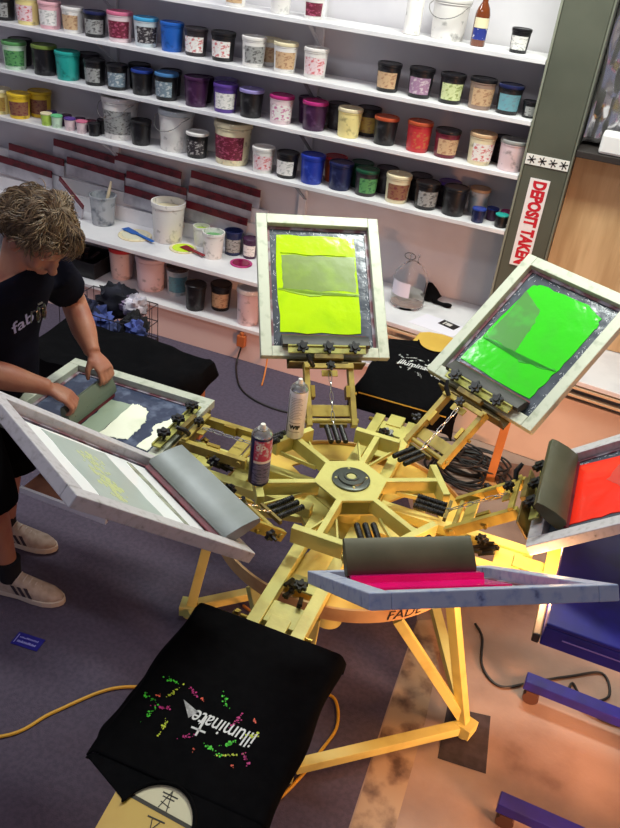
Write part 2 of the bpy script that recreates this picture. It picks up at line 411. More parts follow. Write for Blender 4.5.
POTS = [
(-2.024, 4.103, 1, 0.0575, 0.1172, 'white', 'brown', 'brown', 'white ink pot with a brown label, leftmost on the top shelf'),
(-1.777, 4.103, 1, 0.0542, 0.1105, 'white', 'white', '', 'plain white pot on the top shelf between the brown-labelled pot and the maroon one'),
(-1.6, 4.103, 1, 0.0513, 0.1045, 'white', 'maroon', 'maroon', 'white pot with a maroon wrap label on the top shelf'),
(-0.586, 4.103, 1, 0.0456, 0.1018, 'black', 'black', 'white', 'small white-labelled jar with black lid at the right end of the top shelf'),
(-3.472, 4.103, 2, 0.0649, 0.1323, 'black', 'black', 'grey', 'black pot with a grey label, leftmost on the second shelf'),
(-3.308, 4.103, 2, 0.067, 0.143, 'yellow', 'cream', 'pinkw', 'pale yellow pot with reddish lettering near the left end of the second shelf'),
(-3.16, 4.103, 2, 0.0638, 0.1361, 'pink', 'pink', 'white', 'pink and white pot beside the pale yellow pot on the second shelf'),
(-3.009, 4.103, 2, 0.0606, 0.1292, 'white', 'white', 'tan', 'white pot with brown drips between the pink pot and the navy pot'),
(-2.866, 4.103, 2, 0.0627, 0.1276, 'black', 'navy', 'grey', 'black pot with navy lid and grey label on the second shelf'),
(-2.707, 4.103, 2, 0.0698, 0.149, 'pinkw', 'rose', 'maroon', 'pale pot with rose pink lid and dark red patch on the second shelf'),
(-2.545, 4.103, 2, 0.0666, 0.1421, 'pale', 'sky', 'black', 'pale pot with sky blue rim and black lettering band on the second shelf'),
(-2.386, 4.103, 2, 0.0634, 0.1414, 'blue', 'blue', '', 'all bright blue pot on the second shelf'),
(-2.242, 4.103, 2, 0.0628, 0.1341, 'dark', 'dark', 'redwhite', 'dark pot with red and white label just right of the bright blue pot'),
(-2.082, 4.103, 2, 0.0647, 0.1381, 'black', 'black', 'redwhite', 'black pot with red and white label just left of the white pots'),
(-1.905, 4.099, 2, 0.0639, 0.1427, 'white', 'white', 'grey', 'white pot with greenish smears, first of three white pots on the second shelf'),
(-1.729, 4.103, 2, 0.0633, 0.1411, 'white', 'cream', 'tan', 'white pot with tan smears and cream lid, middle of three white pots'),
(-1.563, 4.103, 2, 0.0626, 0.1396, 'white', 'white', 'pinkw', 'white pot with pinkish label, last of three white pots on the second shelf'),
(-1.175, 4.103, 2, 0.061, 0.1302, 'black', 'black', 'tan', 'black pot with a tan label standing left of the purple labelled pot'),
(-1.011, 4.103, 2, 0.0627, 0.1337, 'black', 'black', 'violet', 'black pot with a purple label on the second shelf'),
(-0.856, 4.103, 2, 0.062, 0.1323, 'black', 'black', 'lime', 'black pot with a pale lime label on the second shelf'),
(-0.709, 4.103, 2, 0.0637, 0.1358, 'smear', 'black', 'tan', 'smeared tan and black pot with white flecked lid on the second shelf'),
(-0.576, 4.103, 2, 0.0608, 0.1297, 'black', 'navy', 'teal', 'black pot with teal label near the right end of the second shelf'),
(-0.471, 4.103, 2, 0.038, 0.0738, 'black', 'black', 'grey', 'small black jar at the right end of the second shelf'),
(-1.872, 4.221, 2, 0.0603, 0.1287, 'white', 'cream', 'tan', 'tan-lidded white pot in the back row behind the white pots'),
(-3.416, 4.095, 3, 0.0694, 0.1481, 'mintw', 'green', 'green', 'pale mint pot with green marks, leftmost on the third shelf'),
(-3.214, 4.103, 3, 0.0713, 0.1591, 'black', 'olive', '', 'black pot with moss green lid on the third shelf'),
(-3.053, 4.097, 3, 0.0706, 0.1507, 'teal', 'teal', '', 'all teal pot on the third shelf'),
(-2.876, 4.103, 3, 0.0619, 0.132, 'black', 'black', 'grey', 'black pot with grey label just right of the teal pot'),
(-2.732, 4.103, 3, 0.0614, 0.1309, 'black', 'black', 'slate', 'black pot with slate blue label on the third shelf'),
(-2.57, 4.103, 3, 0.0608, 0.1297, 'black', 'royal', '', 'black pot with a royal blue rim on the third shelf'),
(-2.413, 4.099, 3, 0.0655, 0.1397, 'black', 'skyb', 'slate', 'black pot with pale blue rim and blue-grey label on the third shelf'),
(-2.227, 4.096, 3, 0.0673, 0.1503, 'plum', 'plum', '', 'very dark plum pot on the third shelf left of the violet pots'),
(-2.054, 4.101, 3, 0.0666, 0.1421, 'violet', 'violet', 'white', 'violet pot with a white flecked label on the third shelf'),
(-1.902, 4.103, 3, 0.066, 0.1408, 'black', 'lilac', '', 'black pot with lilac paint round its lid on the third shelf'),
(-1.727, 4.103, 3, 0.0653, 0.1393, 'pinkw', 'magenta', 'magw', 'white pot splashed with magenta on the third shelf'),
(-1.539, 4.103, 3, 0.067, 0.1429, 'plum', 'magenta', '', 'dark plum pot with bright magenta rim on the third shelf'),
(-1.346, 4.103, 3, 0.0637, 0.1421, 'yellow', 'cream', '', 'cream yellow pot on the third shelf'),
(-1.15, 4.103, 3, 0.0629, 0.1343, 'black', 'rust', '', 'black pot with rusty orange lid on the third shelf'),
(-0.975, 4.103, 3, 0.0646, 0.1441, 'red', 'rust', 'redo', 'red pot on the third shelf'),
(-0.83, 4.103, 3, 0.064, 0.1303, 'maroon', 'black', 'tan', 'maroon pot with black lid right of the red pot on the third shelf'),
(-0.657, 4.103, 3, 0.0656, 0.1464, 'cream', 'tan', 'redwhite', 'cream pot with red lettering near the right end of the third shelf'),
(-0.504, 4.103, 3, 0.0672, 0.1435, 'pinkw', 'grey', '', 'blush white pot with grey speckled lid at the right end of the third shelf'),
(-3.469, 4.213, 3, 0.0681, 0.1453, 'dark', 'dark', '', 'dark pot in the back row behind the mint pot'),
(-2.997, 4.218, 3, 0.0636, 0.1358, 'black', 'dark', '', 'dark pot in the back row right behind the teal pot'),
(-2.659, 4.219, 3, 0.0624, 0.1331, 'black', 'black', '', 'black pot in the back row behind the royal blue rimmed pot'),
(-2.457, 4.22, 3, 0.0616, 0.1316, 'black', 'dark', '', 'black pot in the back row behind the pale blue rimmed pot'),
(-2.254, 4.22, 3, 0.0609, 0.1299, 'dark', 'plum', '', 'dark pot in the back row behind the plum pot'),
(-2.115, 4.218, 3, 0.0631, 0.1407, 'pinkw', 'lilac', '', 'pale pot with lilac lid in the back row behind the violet pot'),
(-1.616, 4.22, 3, 0.0612, 0.1306, 'plum', 'plum', '', 'plum pot in the back row behind the magenta rimmed pot'),
(-1.45, 4.221, 3, 0.0606, 0.1293, 'dark', 'dark', '', 'dark pot in the back row left of the cream yellow pot'),
(-1.281, 4.216, 3, 0.0649, 0.1386, 'dark', 'black', 'gold', 'dark pot with gold label in the back row right of the cream yellow pot'),
(-0.57, 4.223, 3, 0.0573, 0.1222, 'black', 'black', '', 'black pot in the back row between the cream pot and the speckled lid'),
(-3.561, 4.103, 4, 0.0692, 0.1409, 'yellow', 'cream', 'gold', 'pale yellow pot leftmost on the lowest wall shelf'),
(-3.413, 4.096, 4, 0.0686, 0.1397, 'yolk', 'yolk', 'redw', 'bright yellow pot with dark red lettering on the lowest wall shelf'),
(-3.352, 4.211, 4, 0.0698, 0.1489, 'yolk', 'yolk', 'redw', 'bright yellow pot in the back row of the lowest wall shelf'),
(-3.196, 4.063, 4, 0.0337, 0.0686, 'lime', 'cream', '', 'tiny lime jar among the small sample jars'),
(-3.123, 4.064, 4, 0.0335, 0.0683, 'mintw', 'mint', '', 'tiny mint jar among the small sample jars'),
(-3.033, 4.065, 4, 0.0334, 0.068, 'pinkw', 'violet', '', 'tiny white jar with violet lid among the small sample jars'),
(-2.951, 4.064, 4, 0.0332, 0.0677, 'pinkw', 'rose', '', 'tiny white jar with rose lid among the small sample jars'),
(-2.868, 4.065, 4, 0.0358, 0.0695, 'black', 'black', '', 'tiny black jar, last in the front row of the sample jars'),
(-3.21, 4.132, 4, 0.0312, 0.0636, 'violet', 'violet', '', 'tiny violet jar behind the lime jar'),
(-3.105, 4.131, 4, 0.0311, 0.0633, 'plum', 'plum', '', 'tiny plum jar behind the mint jar'),
(-3.008, 4.13, 4, 0.0309, 0.0629, 'violet', 'plum', '', 'tiny plum-lidded jar behind the white jar'),
(-2.933, 4.131, 4, 0.0307, 0.0626, 'plum', 'maroon', '', 'tiny maroon-lidded jar behind the last sample jar'),
(-2.863, 4.15, 4, 0.0364, 0.0776, 'black', 'black', '', 'small black pot left of the large white pail on the lowest wall shelf'),
(-2.578, 4.103, 4, 0.06, 0.1339, 'black', 'black', '', 'black pot between the two large white pails'),
(-2.216, 4.103, 4, 0.0641, 0.1368, 'black', 'white', 'bw', 'black pot with white flecked lid right of the second large white pail'),
(-1.809, 4.103, 4, 0.0626, 0.1336, 'white', 'white', 'pinkw', 'white pot with pink drips left of the labelled black pot on the lowest wall shelf'),
(-1.665, 4.103, 4, 0.062, 0.1324, 'black', 'black', 'white', 'black pot with a white label left of the cobalt pot'),
(-1.519, 4.103, 4, 0.0666, 0.1486, 'cobalt', 'cobalt', '', 'cobalt blue pot on the lowest wall shelf'),
(-1.357, 4.103, 4, 0.066, 0.1408, 'navy', 'navy', '', 'navy pot right of the cobalt pot'),
(-1.211, 4.103, 4, 0.0629, 0.1341, 'dark', 'dgreen', 'green', 'dark pot with green label on the lowest wall shelf'),
(-1.039, 4.103, 4, 0.0672, 0.1433, 'cream', 'cream', 'redw', 'cream pot with brown red lettering on the lowest wall shelf'),
(-0.882, 4.103, 4, 0.064, 0.1366, 'black', 'black', 'grey', 'black pot with pale scribbled label right of the cream pot'),
(-0.733, 4.103, 4, 0.0659, 0.1405, 'black', 'black', '', 'plain black pot right of the scribbled label pot on the lowest wall shelf'),
(-1.431, 4.219, 4, 0.0625, 0.1334, 'rust', 'red', '', 'rust red pot in the back row between cobalt and navy pots'),
(-1.28, 4.219, 4, 0.062, 0.1322, 'dgreen', 'dgreen', '', 'dark green pot in the back row behind the green labelled pot'),
(-1.137, 4.22, 4, 0.0614, 0.1311, 'dark', 'dark', '', 'dark pot in the back row left of the cream pot'),
(-0.953, 4.221, 4, 0.0607, 0.1296, 'black', 'dark', '', 'black pot in the back row behind the scribbled label pot'),
(-0.794, 4.221, 4, 0.0601, 0.1283, 'dark', 'violet', '', 'violet-lidded pot in the back row of the lowest wall shelf'),
(-0.633, 4.223, 4, 0.0546, 0.127, 'pale', 'tan', '', 'pale pot with tan lid behind the tiny blue jars'),
(-0.594, 4.065, 4, 0.036, 0.0698, 'navy', 'royal', '', 'tiny navy jar in front of the pale tan-lidded pot'),
(-0.539, 4.15, 4, 0.0316, 0.0613, 'plum', 'royal', '', 'tiny jar with blue lid behind the navy and teal jars'),
(-0.467, 4.15, 4, 0.0315, 0.061, 'maroon', 'magenta', '', 'tiny jar with crimson lid behind the teal jar'),
(-0.477, 4.065, 4, 0.0333, 0.0647, 'black', 'teal', '', 'tiny black jar with teal lid at the right end of the lowest wall shelf'),
]

GN = {1: 'pots on the top shelf', 2: 'ink pots on the second shelf', 3: 'ink pots on the third shelf', 4: 'ink pots on the lowest wall shelf'}
for x, y, s, r, h, b, l, lab, txt in POTS:
    build_pot(txt, x, y, SZ[s], r, h, b, l, lab, GN[s])

def pail(label, x, y, z, r, h, body='white', lid=None, lab='', opened=None, handle=True, group=None):
    return build_pot(label, x, y, z, r, h, body, lid or body, lab, group, handle=handle, name='pail', cat='pail', opened=opened)
PAILS = [
('large white pail with wire handle on the top shelf', -0.936, 4.161, 1.834, 0.0902, 0.1803, 'white', None, '', None, True),
('large white pail with wire handle above the brush jar', -2.743, 4.145, 1.044, 0.1048, 0.2305, 'white', None, 'grey', None, True),
('large plain white pail left of the white-flecked lid pot', -2.378, 4.149, 1.044, 0.101, 0.2222, 'white', 'pale', '', None, True),
('large cream can with dark red and black label on the lowest wall shelf', -2.017, 4.143, 1.044, 0.1064, 0.2235, 'cream', 'cream', 'maroon', None, False),
('open white pail stained inside standing on the bench', -2.387, 4.092, 0.515, 0.099, 0.2367, 'white', None, '', 'cream', False),
('open pot of lime paint at the back of the bench', -2.192, 4.145, 0.515, 0.0492, 0.1177, 'white', 'lime', '', 'lime', False),
('open white pot of bright green paint on the bench', -2.046, 4.02, 0.515, 0.0635, 0.152, 'white', 'mint', '', 'green', False),
('open navy pot with a brush laid across its top', -1.976, 4.139, 0.515, 0.0542, 0.1415, 'navy', 'navy', 'grey', 'navy', False),
('dark plum pot half hidden by the yellow ink screen', -1.869, 4.148, 0.515, 0.0452, 0.118, 'plum', 'plum', 'white', None, False),
('white tin with red paint over its top under the bench', -2.686, 4.049, 0.218, 0.0789, 0.1972, 'redsplash', 'red', '', None, False),
('plain white pail under the bench beside the red-topped tin', -2.455, 4.014, 0.218, 0.0951, 0.2092, 'pinkw', 'pinkw', '', None, False),
('grey pot with dark rim and pale blue mark under the bench', -2.284, 4.035, 0.218, 0.0682, 0.1774, 'pale', 'dark', 'teal', None, False),
('black pot at the front of the shelf under the bench', -2.091, 3.91, 0.218, 0.0633, 0.1582, 'black', 'black', '', None, False),
('black pot with small tan label under the bench', -1.968, 3.996, 0.218, 0.0638, 0.1594, 'black', 'black', 'tan', None, False),
('tall white pail under the bench left of the yellow ink screen', -1.75, 3.917, 0.218, 0.0733, 0.2199, 'pinkw', 'white', '', None, False),
]
for t_, x_, y_, z_, r_, h_, b_, l_, lab_, op_, hd_ in PAILS:
    pail(t_, x_, y_, z_, r_, h_, b_, l_, lab_, op_, hd_)

# brown bottle
def bottle(x, y, z, r, h):
    t = thing('brown_bottle', 'brown glass bottle with yellow and blue label on the top shelf', 'bottle', (x, y, z + .0005))
    g = G(); g.lathe([(r * .9, 0), (r, .005), (r, h * .55), (r * .8, h * .66), (r * .4, h * .76), (r * .36, h * .88), (r * .42, h * .9), (r * .42, h * .92)], n=24)
    g.build('glass_body', mat('amber_glass', (110, 52, 22), .1, 0, coat=.6), t, smooth=True)
    g = G(); g.lathe([(r * .48, h * .92), (r * .48, h * .995), (r * .4, h)], n=20); g.build('cap', pcol('cream'), t, smooth=True)
    g = G(); g.lathe([(r + .001, h * .12), (r + .001, h * .32)], n=14, a0=-2.4, a1=-.2); g.build('label', mat('label_navy', (36, 50, 130), .5, 0, PC['white'], 60, .6, .64), t, smooth=True)
    g = G(); g.lathe([(r + .001, h * .325), (r + .001, h * .5)], n=14, a0=-2.4, a1=-.2); g.build('label', pcol('cream'), t, smooth=True)
bottle(-.775, 4.10, SZ[1], .034, .24)
# tall white jar with bracket left of the bottle
t = thing('white_squeeze_bottle', 'tall plain white plastic bottle left of the big pail on the top shelf', 'bottle', (-1.10, 4.12, SZ[1] + .0005))
g = G(); g.lathe([(.036, 0), (.04, .004), (.04, .17), (.03, .2), (.014, .21), (.014, .225)], n=24); g.build('bottle_body', pcol('white'), t, smooth=True)
g = G(); g.lathe([(.018, .2255), (.018, .25), (.008, .255), (.004, .29)], n=16); g.build('nozzle', pcol('cream'), t, smooth=True)

# ------------------------------------------------------------------ squeegees
def squeegee(name, label, mw, L=.40, hm=M_sq_grey, H=.085, T=.034, group=None, bh=.028, cat='squeegee', grip=.55):
    """local: y along the length, z from blade tip up through the handle, x is thickness"""
    t = thing(name, label, cat, mw=mw, group=group)
    g = G(); prof = [(-T * .32, bh * grip), (-T * .5, bh * max(.9, grip + .04)), (-T * .5, H * .55), (-T * .36, H * .85), (-T * .2, H), (T * .2, H), (T * .36, H * .85), (T * .5, H * .55), (T * .5, bh * max(.9, grip + .04)), (T * .32, bh * grip)]
    R = Matrix(((1, 0, 0, 0), (0, 0, -1, 0), (0, 1, 0, 0), (0, 0, 0, 1)))
    g.prism([(p[0], p[1]) for p in prof], -L / 2, L / 2, R)
    for y in (-.38, -.13, .13, .38): g.cyl((-T * .5 - .001, y * L, H * .5), (-T * .5 + .001, y * L, H * .5), .003, 8)
    g.build('handle', hm, t, smooth=True, bevel=.002)
    g = G(); g.bb((-.0045, -L / 2 + .003, 0), (.0045, L / 2 - .003, bh * 1.05)); g.build('blade', M_maroon, t, bevel=.001)
    return t

# stored squeegees on the stepped rack against the wall
def rack():
    t = thing('squeegee_rack', 'white stepped rack at the back of the bench holding spare squeegees', 'rack', (0, 0, ZB + .0005))
    g = G()
    for k, (y0, y1, z) in enumerate(((4.200, 4.222, .09), (4.2225, 4.244, .175), (4.2445, 4.262, .26))):
        g.bb((-3.85, y0, 0), (-1.82, y1, z))
    g.build('rack_steps', M_white, t, bevel=.001)
rack()
SQ = [(-3.50, 0, 'front'), (-2.55, 0, 'front'), (-2.13, 0, 'front'),
      (-3.42, 1, 'middle'), (-2.98, 1, 'middle'), (-2.55, 1, 'middle'), (-2.12, 1, 'middle'),
      (-3.07, 2, 'top'), (-2.62, 2, 'top'), (-2.10, 2, 'top')]
cols_n = {0: ['leftmost', 'behind the open white pail', 'behind the lime pot'],
          1: ['leftmost', 'second from left', 'above the open white pail', 'rightmost'],
          2: ['below the small sample jars', 'below the black pot', 'rightmost']}
cnt = {0: 0, 1: 0, 2: 0}
for x, st, nm in SQ:
    y = (4.209, 4.231, 4.253)[st]; z = ZB + (.0915, .1765, .2615)[st]
    yaw = math.radians(-3)
    mw = Matrix.Translation((x, y - .004, z + .1245)) @ Matrix.Rotation(PI / 2 + yaw * 0, 4, 'Z') @ Matrix.Rotation(math.radians(3.2), 4, 'X') @ Matrix.Rotation(PI, 4, 'Y')
    squeegee('stored_squeegee', 'spare squeegee with maroon blade up on the %s rack step, %s' % (nm, cols_n[st][cnt[st]]), mw, L=(.46 if st == 2 else .42), hm=M_sq_pale, H=.112, T=.013, group='spare squeegees in the rack', bh=.046, grip=.93)
    cnt[st] += 1
# red edged squeegee on bench near the man
JX, JY = -2.84, 4.09
mw = Matrix.Translation((-3.09, 4.11, ZB + .104)) @ Matrix.Rotation(math.radians(65.8), 4, 'Z') @ Matrix.Rotation(.36, 4, 'X') @ Matrix.Translation((0, 0, .05)) @ Matrix.Rotation(PI, 4, 'Y')
squeegee('bench_squeegee', 'grey squeegee with a red blade standing blade up beside the brush jar', mw, L=.30, hm=M_sq_pale, H=.10, T=.016, bh=.03, grip=.9)

# brush jar
def jar():
    t = thing('brush_jar', 'cloudy clear plastic jar crusted with grey paint on the bench', 'jar', (JX, JY, ZB + .0005))
    g = G(); g.lathe([(.062, 0), (.066, .004), (.078, .17), (.082, .172), (.082, .18), (.075, .18), (.063, .006), (0, .006)], n=28, cap=False)
    g.build('jar_body', mat('cloudy_plastic', (176, 180, 186), .25, 0, (96, 104, 116), 20, .5, .7, alpha=.75), t, smooth=True)
    g = G(); g.lathe([(0, .008), (.058, .008), (.066, .11), (0, .115)], n=24, cap=False); g.build('dirty_water', mat('dirty_water', (96, 106, 122), .3, 0, (130, 136, 146), 24, .5, .6), t, smooth=True)
    b = thing('paint_brush', 'paint-crusted brush with pale wooden handle standing in the cloudy jar', 'brush', (JX, JY, ZB))
    g = G(); g.tube([(.012, .01, .118), (.03, .02, .19), (.042, .03, .262)], [.007, .011, .006], 10); g.build('brush_handle', mat('pale_wood', (206, 190, 160), .6), b, smooth=True)
jar()
# lids with spatulas
def lid_disc(label, x, y, r, c, z=ZB, name='pot_lid'):
    t = thing(name, label, 'lid', (x, y, z + .0005))
    g = G(); g.lathe([(r, 0), (r * 1.02, .006), (r * .96, .009), (r * .9, .006), (0, .006)], n=32); g.build('lid_rim', pcol('cream') if c != 'magenta' else pcol('magenta'), t, smooth=True)
    g = G(); g.lathe([(0, .0065), (r * .8, .0065), (r * .78, .009), (0, .010)], n=26, cap=False); g.build('paint_smear', mat('smear_' + c, {'cream': (220, 216, 190), 'lime': (196, 226, 50), 'magenta': (120, 16, 60)}[c], .25), t, smooth=True)
def spatula(label, x, y, z, ang, c, L=.2, tilt=-.03):
    mw = Matrix.Translation((x, y, z)) @ Matrix.Rotation(ang, 4, 'Z') @ Matrix.Rotation(tilt, 4, 'Y')
    t = thing('spatula', label, 'spatula', mw=mw)
    g = G(); g.prism([(-L * .5, -.026), (-L * .12, -.022), (-L * .06, -.01), (-L * .06, .01), (-L * .12, .022), (-L * .5, .026)], 0, .003); g.build('spatula_blade', mat('spatula_' + c, {'blue': (30, 90, 170), 'red': (130, 30, 40)}[c], .4), t)
    g = G(); g.bb((-L * .06, -.011, 0), (L * .5, .011, .008)); g.build('spatula_handle', mat('spatula_' + c), t, bevel=.003)
lid_disc('pale paint-smeared lid under the blue spatula', -2.574, 4.026, 0.0992, 'cream')
lid_disc('lid smeared with lime paint under the red spatula', -2.242, 4.019, 0.0796, 'lime')
lid_disc('lid smeared with dark magenta paint on the bench', -1.862, 4.021, 0.0635, 'magenta')
spatula('blue spatula lying on the pale lid', -2.545, 4.022, ZB + .0135, -0.360, 'blue', 0.272, .0)
spatula('dark red spatula lying on the lime smeared lid', -2.160, 3.996, ZB + .0135, -0.346, 'red', 0.184, .0)
t = thing('paint_stick', 'wooden brush lying across the open navy pot', 'brush', (-2.036, 4.266, ZB))
g = G(); g.tube([(-.035, 0, .115), (.03, .02, .15), (.07, .035, .18)], [.007, .009, .006], 8); g.build('stick', mat('brown_wood', (120, 84, 70), .6), t, smooth=True)


# glass jug
def jug(x, y):
    t = thing('glass_jug', 'big clear glass jug with some liquid standing on the bench by the column', 'jug', (x, y, ZB + .0005))
    r = .093
    g = G(); g.lathe([(.0, 0), (r * .9, 0), (r, .012), (r, .15), (r * .93, .185), (r * .6, .225), (r * .28, .245), (r * .26, .275), (r * .3, .278), (r * .3, .29), (r * .22, .29), (r * .2, .245), (r * .56, .217), (r * .88, .18), (r * .95, .15), (r * .95, .015), (0, .008)], n=36, cap=False)
    g.build('jug_body', mat('clear_glass', (250, 252, 253), .03, 0, trans=1.0, ior=1.12), t, smooth=True)
    g = G(); g.lathe([(0, .0095), (r * .93, .017), (r * .93, .075), (0, .075)], n=32, cap=False)
    g.build('liquid', mat('pale_liquid', (240, 240, 232), .05, 0, trans=.9, ior=1.08), t, smooth=True)
    g = G(); g.tube([(.03 * math.cos(a) - .028, .012, .268 + .018 * math.sin(a)) for a in [i * PI / 8 for i in range(17)]], .0022, 6); g.build('carry_ring', M_black, t, smooth=True)
    g = G(); g.lathe([(r + .001, .075), (r + .001, .155)], n=12, a0=-2.6, a1=-1.3); g.build('label', mat('jug_label', (214, 208, 222), .5), t, smooth=True)
jug(-.872, 4.055)
# black cloth behind jug
g = G(); q = Matrix.Rotation(.3, 3, 'Z')
g.loft([((-.80, 4.19, ZB + .001), (.05, 0, 0), (0, .04, 0)), ((-.76, 4.19, ZB + .03), (.05, 0, .01), (0, .035, 0)), ((-.775, 4.2, ZB + .07), (.03, 0, 0), (0, .025, 0)), ((-.79, 4.2, ZB + .10), (.012, 0, 0), (0, .012, 0))], 16)
g.loft([((-.75, 4.16, ZB + .012), (0, .012, 0), (0, 0, .011)), ((-.68, 4.15, ZB + .014), (0, .014, 0), (0, 0, .012)), ((-.64, 4.15, ZB + .014), (0, .012, 0), (0, 0, .012))], 12)
g = bake_remesh(g, .005, 4, .008, 30)
o = g.build('black_rag', M_blacktee, smooth=True); tag(o, 'crumpled black rag on the bench right of the glass jug', 'rag')
# paper and card
g = G(); g.prism([(-.80, 3.84), (-.55, 3.80), (-.50, 3.95), (-.74, 4.0)], ZB + .0005, ZB + .002); o = g.build('paper_sheet', mat('paper', (226, 222, 232), .7)); tag(o, 'white paper sheet on the bench in front of the glass jug', 'paper')
t = thing('black_card', 'black card with a small white square mark on the white paper', 'card', (-.60, 3.93, ZB + .0025), math.radians(-20))
g = G(); g.bb((-.05, -.032, 0), (.05, .032, .0015)); g.build('card', mat('card_black', (30, 28, 30), .5), t)
g = G(); g.bb((-.016, -.014, .0017), (.016, .014, .0022)); g.bb((-.03, -.02, .0017), (-.022, .02, .0022)); g.build('card_mark', mat('card_mark', (210, 206, 200), .5), t)
# beige pan under the bench
g = G(); g.lathe([(.0, 0), (.09, 0), (.12, .03), (.125, .034), (.112, .034), (.086, .006), (0, .006)], n=32, M=Matrix.Translation((-.66, 3.76, .42)), cap=False)

# ------------------------------------------------------------------ screen printing press
A0 = 2.11149; TILT = 0.6814; CX, CY = -0.5225, 2.0825
ZH = .737; RP = .36; ZP = .7325
def P2(r, a, z): return (r * math.cos(a), r * math.sin(a), z)
press = thing('screen_printing_press', 'yellow painted six-arm screen printing press on a tubular stand in the middle of the floor', 'printing press', (CX, CY, 0))
hexa = [A0 + PI / 6 + k * PI / 3 for k in range(6)]
g = G(); g.prism([(.124 * math.cos(a), .124 * math.sin(a)) for a in hexa], ZH - .008, ZH)
hubp = g.build('hub_plate', M_press, press, bevel=.0015)
g = G(); g.lathe([(0, ZH), (.063, ZH), (.063, ZH + .006), (.058, ZH + .008), (.044, ZH + .008), (.042, ZH + .013), (.026, ZH + .014), (.024, ZH + .017), (.018, ZH + .017), (.018, ZH + .012), (0, ZH + .012)], n=40, cap=False)
g.build('bearing', mat('bearing_grey', (74, 78, 72), .35, .5), hubp, smooth=True)
g = G(); g.lathe([(0, ZH + .0125), (.017, ZH + .0125), (.014, ZH + .0155), (0, ZH + .0155)], n=24, cap=False)
g.build('centre_cap', mat('bolt_pale', (190, 184, 120), .4, .3), hubp, smooth=True)
for k in range(4):
    g = G(); g.lathe([(0, ZH + .008), (.005, ZH + .008), (.004, ZH + .011), (0, ZH + .011)], c=(.051 * math.cos(k * PI / 2 + .5), .051 * math.sin(k * PI / 2 + .5), 0), n=10, cap=False); g.build('bolt', mat('bolt_pale'), hubp, smooth=True)
g = G(); g.prism([(.118 * math.cos(a), .118 * math.sin(a)) for a in hexa], ZH - .066, ZH - .060)
g.build('lower_hub_plate', M_press, press)
# arms with their T bars
for k, a in enumerate(hexa):
    M = Matrix.Rotation(a, 4, 'Z')
    g = G()
    g.bb((.105, -.010, ZH - .052), (.300, .010, ZH - .0005), M)
    arm = g.build('hub_arm', M_press, press, bevel=.0015)
    g = G(); g.bb((.292, -.082, ZH - .055), (.316, .082, ZH + .001), M)
    g.build('cross_bar', M_press, arm, bevel=.0015)
    g = G(); g.beam((.16, .012, ZH - .048), (.295, .065, ZH - .048), .006, .014, M); g.beam((.16, -.012, ZH - .048), (.295, -.065, ZH - .048), .006, .014, M)
    g.build('gusset', M_press, arm)
